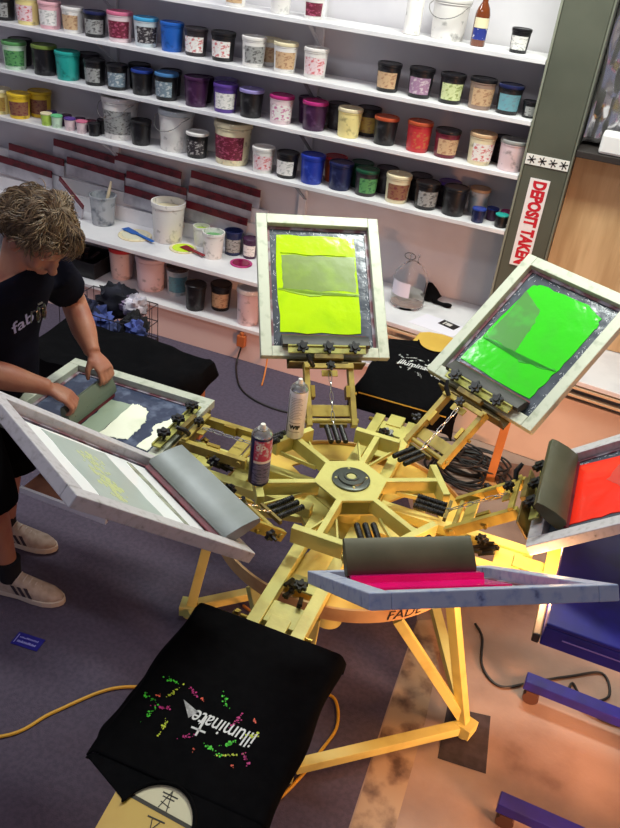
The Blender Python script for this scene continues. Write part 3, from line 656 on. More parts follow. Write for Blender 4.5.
# print heads
def star(g, c, r=.024, h=.013, M=None, n=6, post=.02):
    pr = []
    for i in range(n * 4):
        a = 2 * PI * i / (n * 4); rr = r * (1 if (i // 2) % 2 == 0 else .68)
        pr.append((c[0] + rr * math.cos(a), c[1] + rr * math.sin(a)))
    g.prism(pr, c[2], c[2] + h, M); g.lathe([(r * .5, h), (r * .42, h + .006), (0, h + .006)], c=c, n=14, M=M, cap=False)
    g.cyl((c[0], c[1], c[2] - post), (c[0], c[1], c[2]), .005, 10, M)
def print_head(mw):
    g = G()
    for s in (-1, 1):
        g.bb((-.022, s * .083 - .010, -.018), (.222, s * .083 + .010, .016))
    g.cyl((0, -.10, 0), (0, .10, 0), .009, 14)
    g.bb((.018, -.072, -.008), (.062, .072, -.002))
    g.bb((.196, -.092, .0165), (.214, .092, .026))
    g.bb((.165, -.03, .0165), (.19, .03, .022))
    h = g.build('print_head', M_head, press, bevel=.0012, mw=mw)
    g = G(); g.bb((.2235, -.145, -.058), (.300, .145, -.052)); g.bb((.2235, -.145, -.058), (.2295, .145, .006)); g.bb((.232, -.055, .008), (.250, .055, .030))
    g.build('lower_jaw', M_press_dk, h, bevel=.001)
    g = G(); g.bb((.262, -.148, .0005), (.294, .148, .006)); g.bb((.288, -.148, .006), (.294, .148, .012))
    g.build('clamp_bar', mat('clamp_olive', (166, 164, 84), .42, .1, (120, 116, 64), 20, .5, .7), h, bevel=.001)
    for y in (-.098, 0, .098):
        g = G(); star(g, (.276, y, .026)); g.build('clamp_knob', M_black, h)
    g = G(); star(g, (.197, 0, .042), r=.018, post=.016); g.build('height_knob', M_black, h)
    g = G(); star(g, (0, 0, 0), r=.018, n=5, M=Matrix.Translation((.075, .125, 0)) @ Matrix.Rotation(PI / 2, 4, 'X')); g.build('side_knob', M_black, h)
    g = G(); g.tube([(.2, .062, .03), (.21, .075, .05), (.235, .088, .062)], [.008, .009, .006], 10); g.build('lever', M_black, h, smooth=True)
    g = G(); g.add(*(lambda q: (q.v, q.f))(G().bb((-.040, -.05, -.004), (-.030, .05, .010))), Matrix.Rotation(TILT, 4, 'Y')); g.build('spring_anchor', M_press_dk, h)
    for y in (-.026, 0, .026):
        g = G(); pts = []
        for i in range(2): pass
        prof = []
        n = 26
        for i in range(n + 1):
            prof.append((.0100 if i % 2 else .0085, .098 * i / n))
        g.lathe(prof, n=14, M=Matrix.Rotation(TILT, 4, 'Y') @ Matrix.Translation((-.140, y, .004)) @ Matrix.Rotation(PI / 2, 4, 'Y'))
        g.build('spring', M_spring, h, smooth=True)
    g = G()
    for i in range(6):
        x = -.03 + i * .038; pts = []
        for j in range(13):
            a = 2 * PI * j / 12
            dy, dz = (math.sin(a) * .006, 0) if i % 2 else (0, math.sin(a) * .006)
            pts.append((x + .022 * math.cos(a), dy, .026 + dz))
        g.tube(pts, .0016, 6, cap=False)
    g.build('chain', M_steel, h, smooth=True)
    for s in (-1, 1):
        g = G(); g.cyl((.11, s * .060, -.01), (.11, s * .104, -.01), .006, 10); g.bb((.085, s * .058, -.014), (.13, s * .0725, .02))
        g.build('adjuster', M_brass, h)
    return h
def headmat(i, tilt):
    a = A0 - i * PI / 3
    return Matrix.Rotation(a, 4, 'Z') @ Matrix.Translation((RP, 0, ZP)) @ Matrix.Rotation(-tilt, 4, 'Y')
tilts = [TILT, TILT, TILT, TILT + .01, TILT, .002]
h0 = print_head(headmat(0, tilts[0]))
for i in range(1, 6):
    h = dup(h0); h.parent = press; h.matrix_basis = headmat(i, tilts[i])

# lower carousel: four stations
g = G(); g.lathe([(.052, .10), (.052, .668)], n=28); g.build('centre_post', M_press, press, smooth=True)
g = G(); g.lathe([(.15, .583), (.15, .597)], n=40); g.build('carousel_hub', M_press, press, smooth=True)
SA = [A0 + PI * 5 / 6, A0 + PI * 5 / 6 + PI / 2, A0 + PI * 5 / 6 + PI, A0 + PI * 5 / 6 + PI * 1.5]   # front, right, back, left
def station(a):
    M = Matrix.Rotation(a, 4, 'Z')
    g = G()
    for s in (-1, 1): g.bb((.10, s * .066 - .019, .598), (.615, s * .066 + .019, .634), M)
    g.bb((.56, -.03, .600), (.70, .03, .632), M)
    g.bb((.36, -.046, .604), (.42, .046, .612), M); g.bb((.50, -.046, .604), (.585, .046, .626), M)
    p = g.build('station_arm', M_press, press, bevel=.0015)
    g = G()
    for q in range(9):
        x = .44 + rnd.uniform(-.02, .045); y = rnd.uniform(-.03, .03)
        g.beam((x - .02, y, .628), (x + .025, y + rnd.uniform(-.02, .02), .634 + rnd.uniform(0, .015)), .012, .008, M)
    star(g, (.45, .01, .655), r=.022, M=M)
    g.build('clamp_lever', mat('black_metal', (34, 32, 28), .3, .5), p)
    g = G(); g.cyl((.59, -.11, .615), (.59, -.0855, .615), .008, 12, M); star(g, (0, 0, 0), r=.015, n=5, post=.0, M=M @ Matrix.Translation((.59, -.115, .615)) @ Matrix.Rotation(PI / 2, 4, 'X'))
    g.build('side_screw', M_brass, p, smooth=True)
    g = G(); g.cyl((.59, .0855, .615), (.59, .105, .615), .008, 12, M)
    g.build('side_screw', M_brass, p, smooth=True)
    g = G(); g.prism([(.652, -.18), (.66, -.188), (1.15, -.188), (1.19, -.11), (1.33, -.10), (1.36, -.06), (1.37, 0), (1.36, .06), (1.33, .10), (1.19, .11), (1.15, .188), (.66, .188), (.652, .18)], .668, .680, M)
    g.bb((.68, -.04, .6345), (.95, .04, .6675), M)
    b = g.build('platen', mat('platen_amber', (206, 170, 74), .4, 0, (190, 150, 60), 5, .4, .7), p)
    return p
for a in SA: station(a)
# rim of the carousel
RR = .440
g = G(); g.lathe([(RR - .008, .545), (RR, .545), (RR, .594), (RR - .008, .594), (RR - .008, .545)], n=96, cap=False)
rim = g.build('carousel_rim', M_orange_ply, press, smooth=True)
vs, fs = text_geo('FADE', .05, shear=.15)
rr = RR + .0012
g = G(); g.add([(rr * math.cos(-.80 + v[0] / rr), rr * math.sin(-.80 + v[0] / rr), .569 + v[1]) for v in vs], fs)
g.build('rim_lettering', M_black, rim)
g = G()
n = 96
def disc_hole(r, a):
    if r > .16 and math.radians(186) < a < math.radians(258) and r < .425: return True
    q = (a - .2) % (PI / 2)
    return .18 < r < .33 and .15 < q < .75
rs_ = [.055, .10, .15, .18, .24, .33, .38, .431]
vs = []; fs = []
for j, r in enumerate(rs_):
    for i in range(n): vs.append((r * math.cos(2 * PI * i / n), r * math.sin(2 * PI * i / n), .580))
for j in range(len(rs_) - 1):
    for i in range(n):
        if disc_hole((rs_[j] + rs_[j + 1]) / 2, 2 * PI * (i + .5) / n): continue
        fs.append((j * n + i, j * n + (i + 1) % n, (j + 1) * n + (i + 1) % n, (j + 1) * n + i))
g.add(vs, fs); o = g.build('carousel_disc', mat('disc_yellow', (222, 190, 84), .5, 0, (196, 148, 70), 5, .45, .7), press); o.modifiers.new('t', 'SOLIDIFY').thickness = .008
# stand
feet = {0: -17.5, 1: 69, 2: 195.5, 3: 279}
RF = .60
for k, deg in feet.items():
    a = math.radians(deg); rf = RF if k != 2 else .52
    g = G(); g.beam(P2(.432, a, .535), P2(rf - .01, a, .055), .034, .034); g.build('stand_leg', M_press, press, bevel=.0015)
    g = G(); g.box(P2(rf, a, .043), (.06, .06, .044), R=Matrix.Rotation(a, 3, 'Z')); g.cyl(P2(rf, a, .001), P2(rf, a, .022), .022, 14); g.build('stand_foot', M_press, press, bevel=.002)
def fpos(k): a = math.radians(feet[k]); r = RF if k != 2 else .52; return V(P2(r, a, .045))
for i, j in ((0, 3), (2, 1), (2, 3), (0, 1)):
    p, q = fpos(i), fpos(j); d = (q - p).normalized()
    g = G(); g.beam(p + d * .032, q - d * .032, .036, .036); g.build('base_bar', M_press, press, bevel=.0015)
for k, da in ((0, -30), (1, -30), (3, -30)):
    a = math.radians(feet[k]); b = math.radians(feet[k] + da)
    g = G(); g.beam(P2(.572, a, .075), P2(.425, b, .535), .03, .03); g.build('stand_brace', M_press, press, bevel=.0015)
g = G()
for k in range(4):
    a = math.radians(feet[k]); g.beam(P2(.05, a, .550), P2(.428, a, .550), .03, .024)
g.build('stand_spider', M_press, press)
g = G(); M = Matrix.Identity(4)
g.bb((-1.06, -.32, .50), (-.72, -.12, .512)); g.build('side_tray', mat('tray_brown', (128, 82, 60), .6, 0, (96, 52, 40), 9, .45, .7), press)
g = G(); g.bb((-1.065, -.332, .494), (-.72, -.321, .517)); g.build('tray_edge', M_white, press)
g = G(); g.beam((-.72, -.2, .49), (-.39, -.08, .46), .03, .02); g.build('tray_bracket', M_press_dk, press)

# ------------------------------------------------------------------ ink screens (held by the heads, top-level)
PM = Matrix.Translation((CX, CY, 0))
FW, FL, FB, FT = .2465, .606, .042, .032
X0 = .257; ZT = -.0165
def blob(pts, z, jitter=.004, seed=1, sub=6):
    r = random.Random(seed); out = []
    n = len(pts)
    for i in range(n):
        a, b = V(pts[i]), V(pts[(i + 1) % n])
        for k in range(sub):
            p = a.lerp(b, k / sub); out.append((p.x + r.uniform(-jitter, jitter), p.y + r.uniform(-jitter, jitter)))
    return out
def ink(color, name, rough=.12, c2=None, bump=.25, hi=.75):
    return mat(name, color, rough, 0, c2, 9, .5, hi, bump=bump, bscale=14, coat=.4) if c2 else mat(name, color, rough, 0, bump=bump, bscale=14, coat=.4)
def screen(i, label, frame_m, inner_m, films, tilt=None):
    mw = PM @ headmat(i, tilts[i]) @ Matrix.Translation((X0, 0, ZT - FT))
    t = thing('printing_screen', label, 'screen', mw=mw, group='ink screens on the press')
    g = G(); g.bb((0, -FW, 0), (FL, -FW + FB, FT)); g.bb((0, FW - FB, 0), (FL, FW, FT))
    g.bb((0, -FW + FB, 0), (FB, FW - FB, FT)); g.bb((FL - FB, -FW + FB, 0), (FL, FW - FB, FT))
    g.build('frame', frame_m, t, bevel=.0025)
    g = G(); g.bb((FB - .001, -FW + FB - .001, .0015), (FL - FB + .001, FW - FB + .001, .0025)); g.build('mesh', inner_m, t)
    g = G(); w = .012
    z = .0035
    g.bb((FB, -FW + FB, .0028), (FL - FB, -FW + FB + w, .007)); g.bb((FB, FW - FB - w, .0028), (FL - FB, FW - FB, .007)); g.bb((FL - FB - w, -FW + FB + w, .0028), (FL - FB, FW - FB - w, .007))
    g.build('edge_tape', mat('edge_tape', (118, 76, 84), .3, 0, (158, 150, 160), 20, .45, .6), t)
    if i < 4:   # pale flecks painted as shiny highlights on the tape round the ink
        r = random.Random(40 + i); g = G()
        for k in range(90):
            side = r.choice((-1, 1)); x = r.uniform(FB + .01, FL - FB - .01); y = side * r.uniform(.172, FW - FB - .013)
            if r.random() < .25: x = r.uniform(FL - FB - .04, FL - FB - .015); y = r.uniform(-.18, .18)
            l_ = r.uniform(.002, .014); w_ = r.uniform(.0006, .0018); a = r.gauss(0, .5)
            g.box((x, y, .0031), (l_, w_, .0006), R=Matrix.Rotation(a, 3, 'Z'))
        fl = g.build('tape_glints', mat('tape_glint_flecks', (214, 216, 222), .3), t); fl['kind'] = 'stuff'
    for k, (nm, pts, m, zz) in enumerate(films):
        g = G(); g.prism(blob(pts, zz, seed=i * 10 + k), .0027, zz); g.build(nm, m, t, smooth=False)
    return t
lime = ink((182, 222, 14), 'ink_lime', c2=(164, 210, 16)); lime_d = ink((116, 140, 58), 'ink_lime_scraped', .25, (136, 168, 50), .1)
green = ink((58, 204, 36), 'ink_green', c2=(64, 194, 46)); green_d = ink((70, 140, 52), 'ink_green_scraped', .3, (60, 190, 44), .1)
redi = ink((248, 50, 30), 'ink_red', c2=(240, 60, 44)); redi_d = ink((214, 66, 56), 'ink_red_scraped', .3, (170, 80, 84), .1)
pinki = ink((244, 20, 130), 'ink_pink', c2=(230, 10, 120)); pink_d = ink((214, 30, 120), 'ink_pink_scraped', .3, (200, 60, 130), .1)
whit = ink((246, 248, 246), 'ink_white', .3, (240, 244, 240)); whit_d = ink((172, 186, 178), 'ink_white_scraped', .3, (184, 196, 188), .1)
crm = ink((244, 246, 222), 'ink_cream', .35, (222, 226, 196)); crm_d = ink((150, 166, 144), 'ink_cream_scraped', .4, (166, 180, 156), .1)
R4 = lambda x0, x1, y0, y1: [(x0, y0), (x1, y0), (x1, y1), (x0, y1)]
screen(0, 'raised screen with lime yellow ink at the back of the press', M_frame_lt, M_tape, [
    ('ink_film', R4(.108, .527, -.150, .168), lime, .005), ('scraped_ink', R4(.287, .440, -.143, .150), lime_d, .0056),
    ('ink_ridge', [(.270, -.15), (.278, -.05), (.262, .04), (.287, .165), (.292, .165), (.268, .04), (.284, -.05), (.276, -.15)], ink((150, 190, 20), 'ink_lime_ridge', .3), .007), ('ink_ridge', [(.444, -.11), (.444, .15), (.452, .15), (.45, -.11)], lime, .008)])
screen(1, 'raised screen with bright green ink at the back right of the press', M_frame_lt, M_tape, [
    ('ink_film', [(.108, -.148), (.25, -.16), (.45, -.168), (.50, -.155), (.525, -.08), (.52, .13), (.50, .155), (.30, .168), (.112, .182)], green, .005),
    ('scraped_ink', [(.235, .02), (.36, .035), (.43, .06), (.47, .155), (.238, .160)], green_d, .0056),
    ('ink_ridge', [(.227, .162), (.233, .089), (.212, -.022), (.242, -.155), (.248, -.152), (.219, -.022), (.240, .089), (.233, .162)], ink((40, 160, 34), 'ink_green_ridge', .3), .0064)])
screen(2, 'raised screen with orange red ink at the right of the press', M_frame_stain, M_tape, [
    ('ink_film', [(.085, -.150), (.25, -.145), (.50, -.13), (.53, .10), (.50, .15), (.085, .17)], redi, .005), ('scraped_ink', [(.20, .04), (.26, -.04), (.40, -.05), (.44, .10), (.24, .13)], redi_d, .0056)])
screen(3, 'raised screen with hot pink ink at the front right of the press, seen nearly edge-on', M_frame_blue, mat('pale_tape', (186, 176, 172), .3, 0, (160, 150, 150), 18, .5, .7), [
    ('ink_film', R4(.09, .30, -.165, .165), pinki, .010), ('scraped_ink', R4(.30, .5, -.165, .185), pink_d, .006), ('ink_ridge', R4(.10, .15, -.165, .165), pinki, .026)])
screen(4, 'raised screen with white ink and faint yellow stencil at the front left', M_frame_stain, M_tape_blue, [
    ('ink_film', R4(.085, .550, -.185, .180), whit, .004), ('scraped_ink', R4(.245, .455, -.170, .170), whit_d, .0048), ('tape_band', R4(.145, .165, -.17, .165), mat('clear_tape_band', (140, 144, 124), .2, 0, (180, 184, 160), 20, .45, .6), .0055)])
screen(5, 'lowered screen with cream white ink that the man is printing through', M_frame_lt, M_tape_blue, [
    ('ink_film', [(.265, -.105), (.24, -.114), (.21, -.106), (.19, -.088), (.17, -.045), (.162, -.008), (.160, .05), (.160, .10), (.20, .113), (.262, .12)], crm, .005),
    ('scraped_ink', [(.262, -.102), (.345, -.092), (.345, .11), (.262, .118)], crm_d, .0046),
    ('ink_film', [(.095, -.088), (.05, -.062), (.058, -.01), (.064, .044), (.070, .125), (.112, .116), (.105, .03), (.128, -.02), (.115, -.05)], crm, .005)])
# yellow stencil ghost on the white screen
t = [o for o in bpy.data.objects if o.name.startswith('printing_screen') and 'yellow stencil' in o.get('label', '')][0]
g = G(); r = random.Random(5)
for k in range(130):
    y = r.uniform(-.12, .12); x = .36 + y * .12 + r.gauss(0, .016); s = r.uniform(.003, .009)
    g.prism([(x + s * math.cos(a) * r.uniform(.5, 1), y + s * 1.6 * math.sin(a) * r.uniform(.5, 1)) for a in [i * PI / 4 for i in range(8)]], .0049, .0050 + k * 2e-6)
g.build('stencil_print', mat('stencil_yellow', (190, 198, 140), .4), t)

# squeegees resting on the screens, leaning on the clamps
def on_screen(i, x, lean, label, hm, L, H, T=.034, y=0):
    mw = PM @ headmat(i, tilts[i]) @ Matrix.Translation((x, y, ZT - FT + .0085)) @ Matrix.Rotation(lean, 4, 'Y')
    return squeegee('squeegee', label, mw, L=L, H=H, hm=hm, T=T, group='squeegees on the press')
on_screen(0, .352, -.95, 'dark squeegee lying under the knobs of the lime yellow screen', M_sq_dark, .335, .075)
on_screen(1, .352, -.95, 'dark squeegee lying under the knobs of the green screen', M_sq_dark, .335, .075)
on_screen(2, .362, -.42, 'olive grey squeegee leaning on the red ink screen', M_sq_olive, .36, .115, .040)
on_screen(3, .362, -.30, 'olive squeegee standing in the hot pink ink', M_sq_olive, .33, .108, .034, y=-.005)
on_screen(4, .345, -.66, 'grey squeegee with maroon blade standing in the white ink', M_sq_grey, .385, .125, .034, y=.012)
mwq = PM @ headmat(5, tilts[5]) @ Matrix.Translation((.606, .02, ZT - FT + .0055)) @ Matrix.Rotation(.28, 4, 'Y')
squeegee('squeegee', 'green grey squeegee with maroon blade gripped in both of the man\'s hands', mwq, L=.28, H=.092, hm=mat('green_grey_handle', (100, 110, 92), .5), T=.034, group='squeegees on the press')

# ------------------------------------------------------------------ T-shirts on the platens
PX0, PX1, PW = .622, 1.24, .190
def shirt_mesh():
    """cloth laid over the platen: flat on top, falling over its edges; x runs outward from the hem, y across"""
    g = G()
    def sm(a, b, t):
        t = max(0, min(1, (t - a) / (b - a))); return t * t * (3 - 2 * t)
    def lim(x):
        l = .226 + (.004)
        if x > .475: l = min(l, .226 - (x - .475) * 2.3)
        return max(l, .088)
    def limL(x): return lim(x) + .040 * sm(.22, .28, x) * (1 - sm(.36, .43, x))
    def neck(x):
        t = (x - .565) / .098
        return .082 * math.sqrt(max(0, 1 - t * t)) if t < 0 else .082
    XN = .467; XE = .536
    ex = PW + .003; R_ = .016
    def drape(x, y):
        X = x; Y = y; z = 0.0; d = abs(y) - ex
        if d > 0:
            s = 1 if y > 0 else -1
            if d < R_ * 1.45: th = d / R_; Y = s * (ex + R_ * math.sin(th)); z = -R_ * (1 - math.cos(th))
            else:
                e = d - R_ * 1.45; fl = .42 if s > 0 else .62; z = -R_ * (1 - math.cos(1.45)) - e * (.90 if s > 0 else .78); Y = s * (ex + R_ + e * fl)
            Y += s * .007 * math.sin(x * 23 + s * 2) * min(1, d / .05)
        if x < -.035:
            q = -.035 - x; X = -.035 - q * .3; z -= q * .92
        z += .0012 * (mnoise.noise(V((x * 10, y * 10, 2))) + .6)
        return (X, Y, z)
    NY = 60
    def strip(xs, lo, hi, ny):
        o = len(g.v); vs = []
        for x in xs:
            a, b = lo(x), hi(x)
            for j in range(ny + 1): vs.append(drape(x, a + (b - a) * j / ny))
        fs = [(i * (ny + 1) + j, i * (ny + 1) + j + 1, (i + 1) * (ny + 1) + j + 1, (i + 1) * (ny + 1) + j) for i in range(len(xs) - 1) for j in range(ny)]
        g.add(vs, fs)
    xa = [-.11 + (XN + .11) * i / 70 for i in range(71)]
    strip(xa, lambda x: -limL(x), lambda x: lim(x), NY)
    xb = [XN + (XE - XN) * (i / 26) ** 1.6 for i in range(27)]
    strip(xb, lambda x: -lim(x), lambda x: -min(neck(x), lim(x) - .004), 22)
    strip(xb, lambda x: min(neck(x), lim(x) - .004), lambda x: lim(x), 22)
    return g
ZS = .6815
tee_g = shirt_mesh()
def tshirt(a, label, cols):
    t = thing('t_shirt', label, 't-shirt', group='black shirts on the platens', mw=PM @ Matrix.Rotation(a, 4, 'Z') @ Matrix.Translation((PX0 + .07, 0, ZS)))
    b = tee_g.build('shirt_cloth', M_blacktee, t, smooth=True); s = b.modifiers.new('t', 'SOLIDIFY'); s.thickness = .0025; s.offset = 1 if b.data.polygons[0].normal.z > 0 else -1
    g = G(); pts = []
    for i in range(33):
        q = -1 + 2 * i / 32; yy = .084 * math.sin(q * PI / 2); xx = .565 - .100 * math.cos(q * PI / 2)
        pts.append((min(xx, .540), yy, .0045))
    g.tube(pts, .0045, 8); g.build('collar', M_blacktee, t, smooth=True)
    # print: text runs along -x of the room for the front shirt
    vs, fs = text_geo('illuminate', .062, shear=.18, bold=.0004, xs=.8)
    w = max(v[0] for v in vs) - min(v[0] for v in vs)
    k = .158 / w
    def put(u, v_): return (.345 - v_ * 1.0, 0, 0)
    tx, ty = .294, .030   # outward position and across offset of the lettering centre
    g = G(); g.add([(tx + v[1], ty - v[0] * k, .0052) for v in vs], fs)
    # tall cross stroke on the t
    tt = -.0505
    g.prism([(tx - .012, ty + tt - .003), (tx + .045, ty + tt - .001), (tx + .045, ty + tt + .004), (tx - .012, ty + tt + .003)], .0050, .0056)
    g.prism([(tx + .026, ty + tt - .018), (tx + .031, ty + tt - .018), (tx + .031, ty + tt + .018), (tx + .026, ty + tt + .018)], .0050, .0056)
    g.build('lettering', mat('print_white', (224, 224, 222), .6), t)
    g = G(); g.prism([(tx - .030, ty - .120), (tx + .010, ty - .086), (tx - .014, ty - .073)], .0048, .0052)
    g.build('print_wedge', mat('print_grey', (150, 150, 150), .6, 0, (190, 190, 190), 90, .4, .6), t)
    r = random.Random(11)
    spots = [(-.06, .13, 0), (-.035, .115, 1), (-.015, .14, 3), (.01, .115, 2), (.03, .13, 0), (.045, .09, 1), (-.055, .075, 2), (-.045, .05, 3), (-.06, .0, 0), (-.03, -.04, 2), (-.045, -.075, 3), (-.01, -.085, 1),
             (.05, .035, 2), (.07, .01, 3), (.055, -.02, 0), (.03, -.05, 0), (.05, -.065, 1), (.07, -.078, 3), (.045, -.095, 2), (.0, .15, 0)]
    gs = [G() for _ in range(4)]
    for x, y, c in spots:
        an = r.uniform(0, PI)
        for q in range(20 if c != 3 else 6):
            e = r.gauss(0, .012 if c != 3 else .004); f = r.gauss(0, .0026); s = abs(r.gauss(0, .0014)) + .0006
            px = tx + x * 1.08 + e * math.cos(an) - f * math.sin(an); py = ty * .12 - y * 1.1 + e * math.sin(an) + f * math.cos(an)
            gs[c].prism([(px + s * math.cos(b) * r.uniform(.6, 1.3), py + s * math.sin(b) * r.uniform(.6, 1.3)) for b in [i * PI / 3 for i in range(6)]], .0048, .0053)
    for c in range(4):
        gs[c].build('print_splatter', cols[c], t)
    return t
cw = mat('print_white')
neon = [mat('print_neon_green', (70, 220, 40), .5), mat('print_neon_yellow', (210, 226, 50), .5), mat('print_magenta', (206, 24, 130), .5), mat('print_coral', (250, 100, 70), .5)]
tshirt(SA[0], 'black t-shirt with white lettering and neon splatter on the front platen', neon)
tshirt(SA[2], 'black t-shirt with all white lettering and splatter on the back platen', [cw] * 4)
# printed view on the front platen, seen through the shirt's neck opening
pl = [o for o in bpy.data.objects if o.name.startswith('platen')][0]
g = G(); M = Matrix.Rotation(SA[0], 4, 'Z')
zz = .6806
def PO(x, y): return (PX0 + .07 + x, y)
g = G(); g.prism([PO(.455, -.085), PO(.515, -.085), PO(.528, .085), PO(.455, .085)], .6802, zz, M); g.build('platen_sky', mat('platen_cream', (216, 208, 172), .5), pl)
g = G(); g.prism([PO(.5155, -.085), PO(.524, -.085), PO(.537, .085), PO(.5285, .085)], .6802, zz, M)
for (x0, y0, x1, y1, w) in [(.476, .0, .522, .010, .0022), (.476, .0, .520, -.010, .0022), (.486, -.018, .487, .018, .003), (.494, -.014, .495, .014, .0025), (.506, -.012, .512, .012, .002), (.545, -.02, .545, .02, .003), (.548, -.008, .570, .0, .002), (.548, .010, .570, .0, .002)]:
    p = PO(x0, y0); q = PO(x1, y1); g.beam((p[0], p[1], .6809), (q[0], q[1], .6809), w, .0006, M)
g.build('platen_drawing', mat('platen_ink', (50, 46, 36), .6), pl)

# ------------------------------------------------------------------ aerosol cans on the arms
def aerosol(x, y, r, h, label, kind):
    t = thing('aerosol_can', label, 'spray can', (x, y, ZH + .0015), 0)
    g = G(); g.lathe([(r * .93, 0), (r, .003), (r, h * .80), (r * .97, h * .815)], n=28)
    g.build('can_body', mat('can_' + kind, dict(white=(226, 224, 230), blue=(38, 40, 84))[kind], .3, .1), t, smooth=True)
    g = G(); g.lathe([(r * .96, h * .817), (r * 1.0, h * .83), (r * .9, h * .87), (r * .6, h * .905), (r * .5, h * .92), (r * .5, h * .93), (0, h * .93)], n=28); g.build('can_shoulder', M_steel, t, smooth=True)
    g = G(); g.lathe([(r * .3, h * .931), (r * .3, h * .96), (r * .22, h), (0, h)], n=16); g.build('nozzle', mat('nozzle_white', (230, 226, 214), .4), t, smooth=True)
    f = -PI / 2 + .27
    def wrap(vs, z0, sc=1.0, off=0): return [((r + .0012) * math.cos(f + off + v[0] / r), (r + .0012) * math.sin(f + off + v[0] / r), z0 + v[1]) for v in vs]
    if kind == 'white':
        g = G()
        for k in range(14): g.lathe([(r + .0008, h * (.36 + .028 * k)), (r + .0008, h * (.366 + .028 * k))], n=8, a0=f - .7, a1=f + .65 - (k % 3) * .15)
        g.lathe([(r + .0008, h * .13), (r + .0008, h * .137)], n=8, a0=f - .8, a1=f + .6); g.lathe([(r + .0008, h * .29), (r + .0008, h * .297)], n=8, a0=f - .8, a1=f + .6)
        g.build('small_print', mat('small_print', (110, 108, 120), .5), t)
        vs, fs = text_geo('WIF', .020, bold=.0012); g = G(); g.add(wrap(vs, h * .215), fs); g.build('lettering', M_black, t)
        g = G(); g.lathe([(r + .0008, .012), (r + .0008, h * .76)], n=3, a0=f - 1.12, a1=f - 1.0); g.build('dark_stripe', mat('stripe_navy', (40, 42, 60), .4), t)
    else:
        g = G(); g.lathe([(r + .0006, h * .42), (r + .0006, h * .79)], n=16, a0=f - .55, a1=f + 1.5); g.build('label_pink', mat('label_pinkred', (186, 70, 104), .4, 0, (200, 190, 205), 70, .5, .6), t, smooth=True)
        g = G(); g.lathe([(r + .0006, .01), (r + .0006, h * .41)], n=16, a0=f - .55, a1=f + 1.5); g.build('label_grey', mat('label_violetgrey', (120, 116, 150), .4, 0, (80, 78, 110), 80, .5, .55, stretch=(1, 1, 3)), t, smooth=True)
        vs, fs = text_geo('dp', .03, bold=.0008); g = G(); g.add(wrap(vs, h * .70, off=.1), fs); g.build('lettering', mat('print_white'), t)
        g = G(); g.lathe([(r + .0010, h * .41), (r + .0010, h * .45)], n=14, a0=f - .5, a1=f + 1.5); g.build('label_band', mat('print_white'), t, smooth=True)
    return t
ca = hexa
aerosol(CX + .304 * math.cos(A0 + PI / 2), CY + .304 * math.sin(A0 + PI / 2), .0335, .215, 'dark blue and pink spray can standing on the left arm of the press', 'blue')
aerosol(CX + .302 * math.cos(A0 + PI / 6), CY + .302 * math.sin(A0 + PI / 6), .0315, .225, 'white spray can with black lettering on the back left arm of the press', 'white')

# ------------------------------------------------------------------ flash dryer at the right
t = thing('flash_dryer', 'blue flash dryer with a glowing heating hood reaching under the red screen, on floor bars', 'flash dryer', (.80, 1.92, 0))
def L_(x, y, z): return (x - .80, y - 1.92, z)
g = G(); HX0, HX1, HY0, HY1 = .155, .70, 1.66, 2.22
g.bb(L_(HX0, HY0, .80), L_(HX1, HY1, .812)); g.bb(L_(HX0, HY0, .735), L_(HX1, HY0 + .012, .80)); g.bb(L_(HX0, HY1 - .012, .735), L_(HX1, HY1, .80)); g.bb(L_(HX1 - .012, HY0 + .012, .735), L_(HX1, HY1 - .012, .80))
g.bb(L_(HX0, HY0 + .012, .735), L_(HX0 + .010, 1.90, .80)); hood = g.build('hood', M_blue, t, bevel=.004)
g = G(); g.bb(L_(HX0 + .05, HY0 - .002, .772), L_(HX1 - .03, HY0 - .0005, .776)); g.build('trim_line', mat('trim_blue', (120, 110, 190), .4), hood)
g = G(); g.beam(L_(HX0 - .012, HY0 + .005, .745), L_(HX0 - .012, 1.92, .745), .02, .03); g.build('hood_lip', M_dark, hood, bevel=.004)
ME = mat('glowing_quartz', (255, 190, 120), .5, emit=(255, 176, 96), estr=14)
for k in range(5):
    g = G(); g.cyl(L_(HX0 + .02 + k * .11, HY0 + .03, .785), L_(HX0 + .02 + k * .11, HY1 - .03, .785), .007, 10); g.build('heating_tube', ME, hood, smooth=True)
g = G(); g.bb(L_(.69, 1.90, .76), L_(.80, 1.94, .79)); g.build('hood_arm', M_blue, t)
g = G(); g.bb(L_(.78, 1.895, .08), L_(.83, 1.945, .86)); g.build('post', M_blue, t, bevel=.003)
for y in (2.145, 1.64):
    g = G(); g.beam(L_(.20, y + .01, .085), L_(.9, y - .01, .085), .05, .04); g.build('floor_bar', M_blue, t, bevel=.003)
    for x in (.235, .86):
        g = G(); g.cyl(L_(x, y - .012, .0285), L_(x, y + .012, .0285), .028, 18); g.bb(L_(x - .02, y - .016, .045), L_(x + .02, y + .016, .064)); g.build('castor', mat('castor_brown', (74, 50, 40), .5), t, smooth=False)
g = G(); g.bb(L_(.78, 1.62, .066), L_(.83, 2.16, .104)); g.build('cross_bar', M_blue, t)

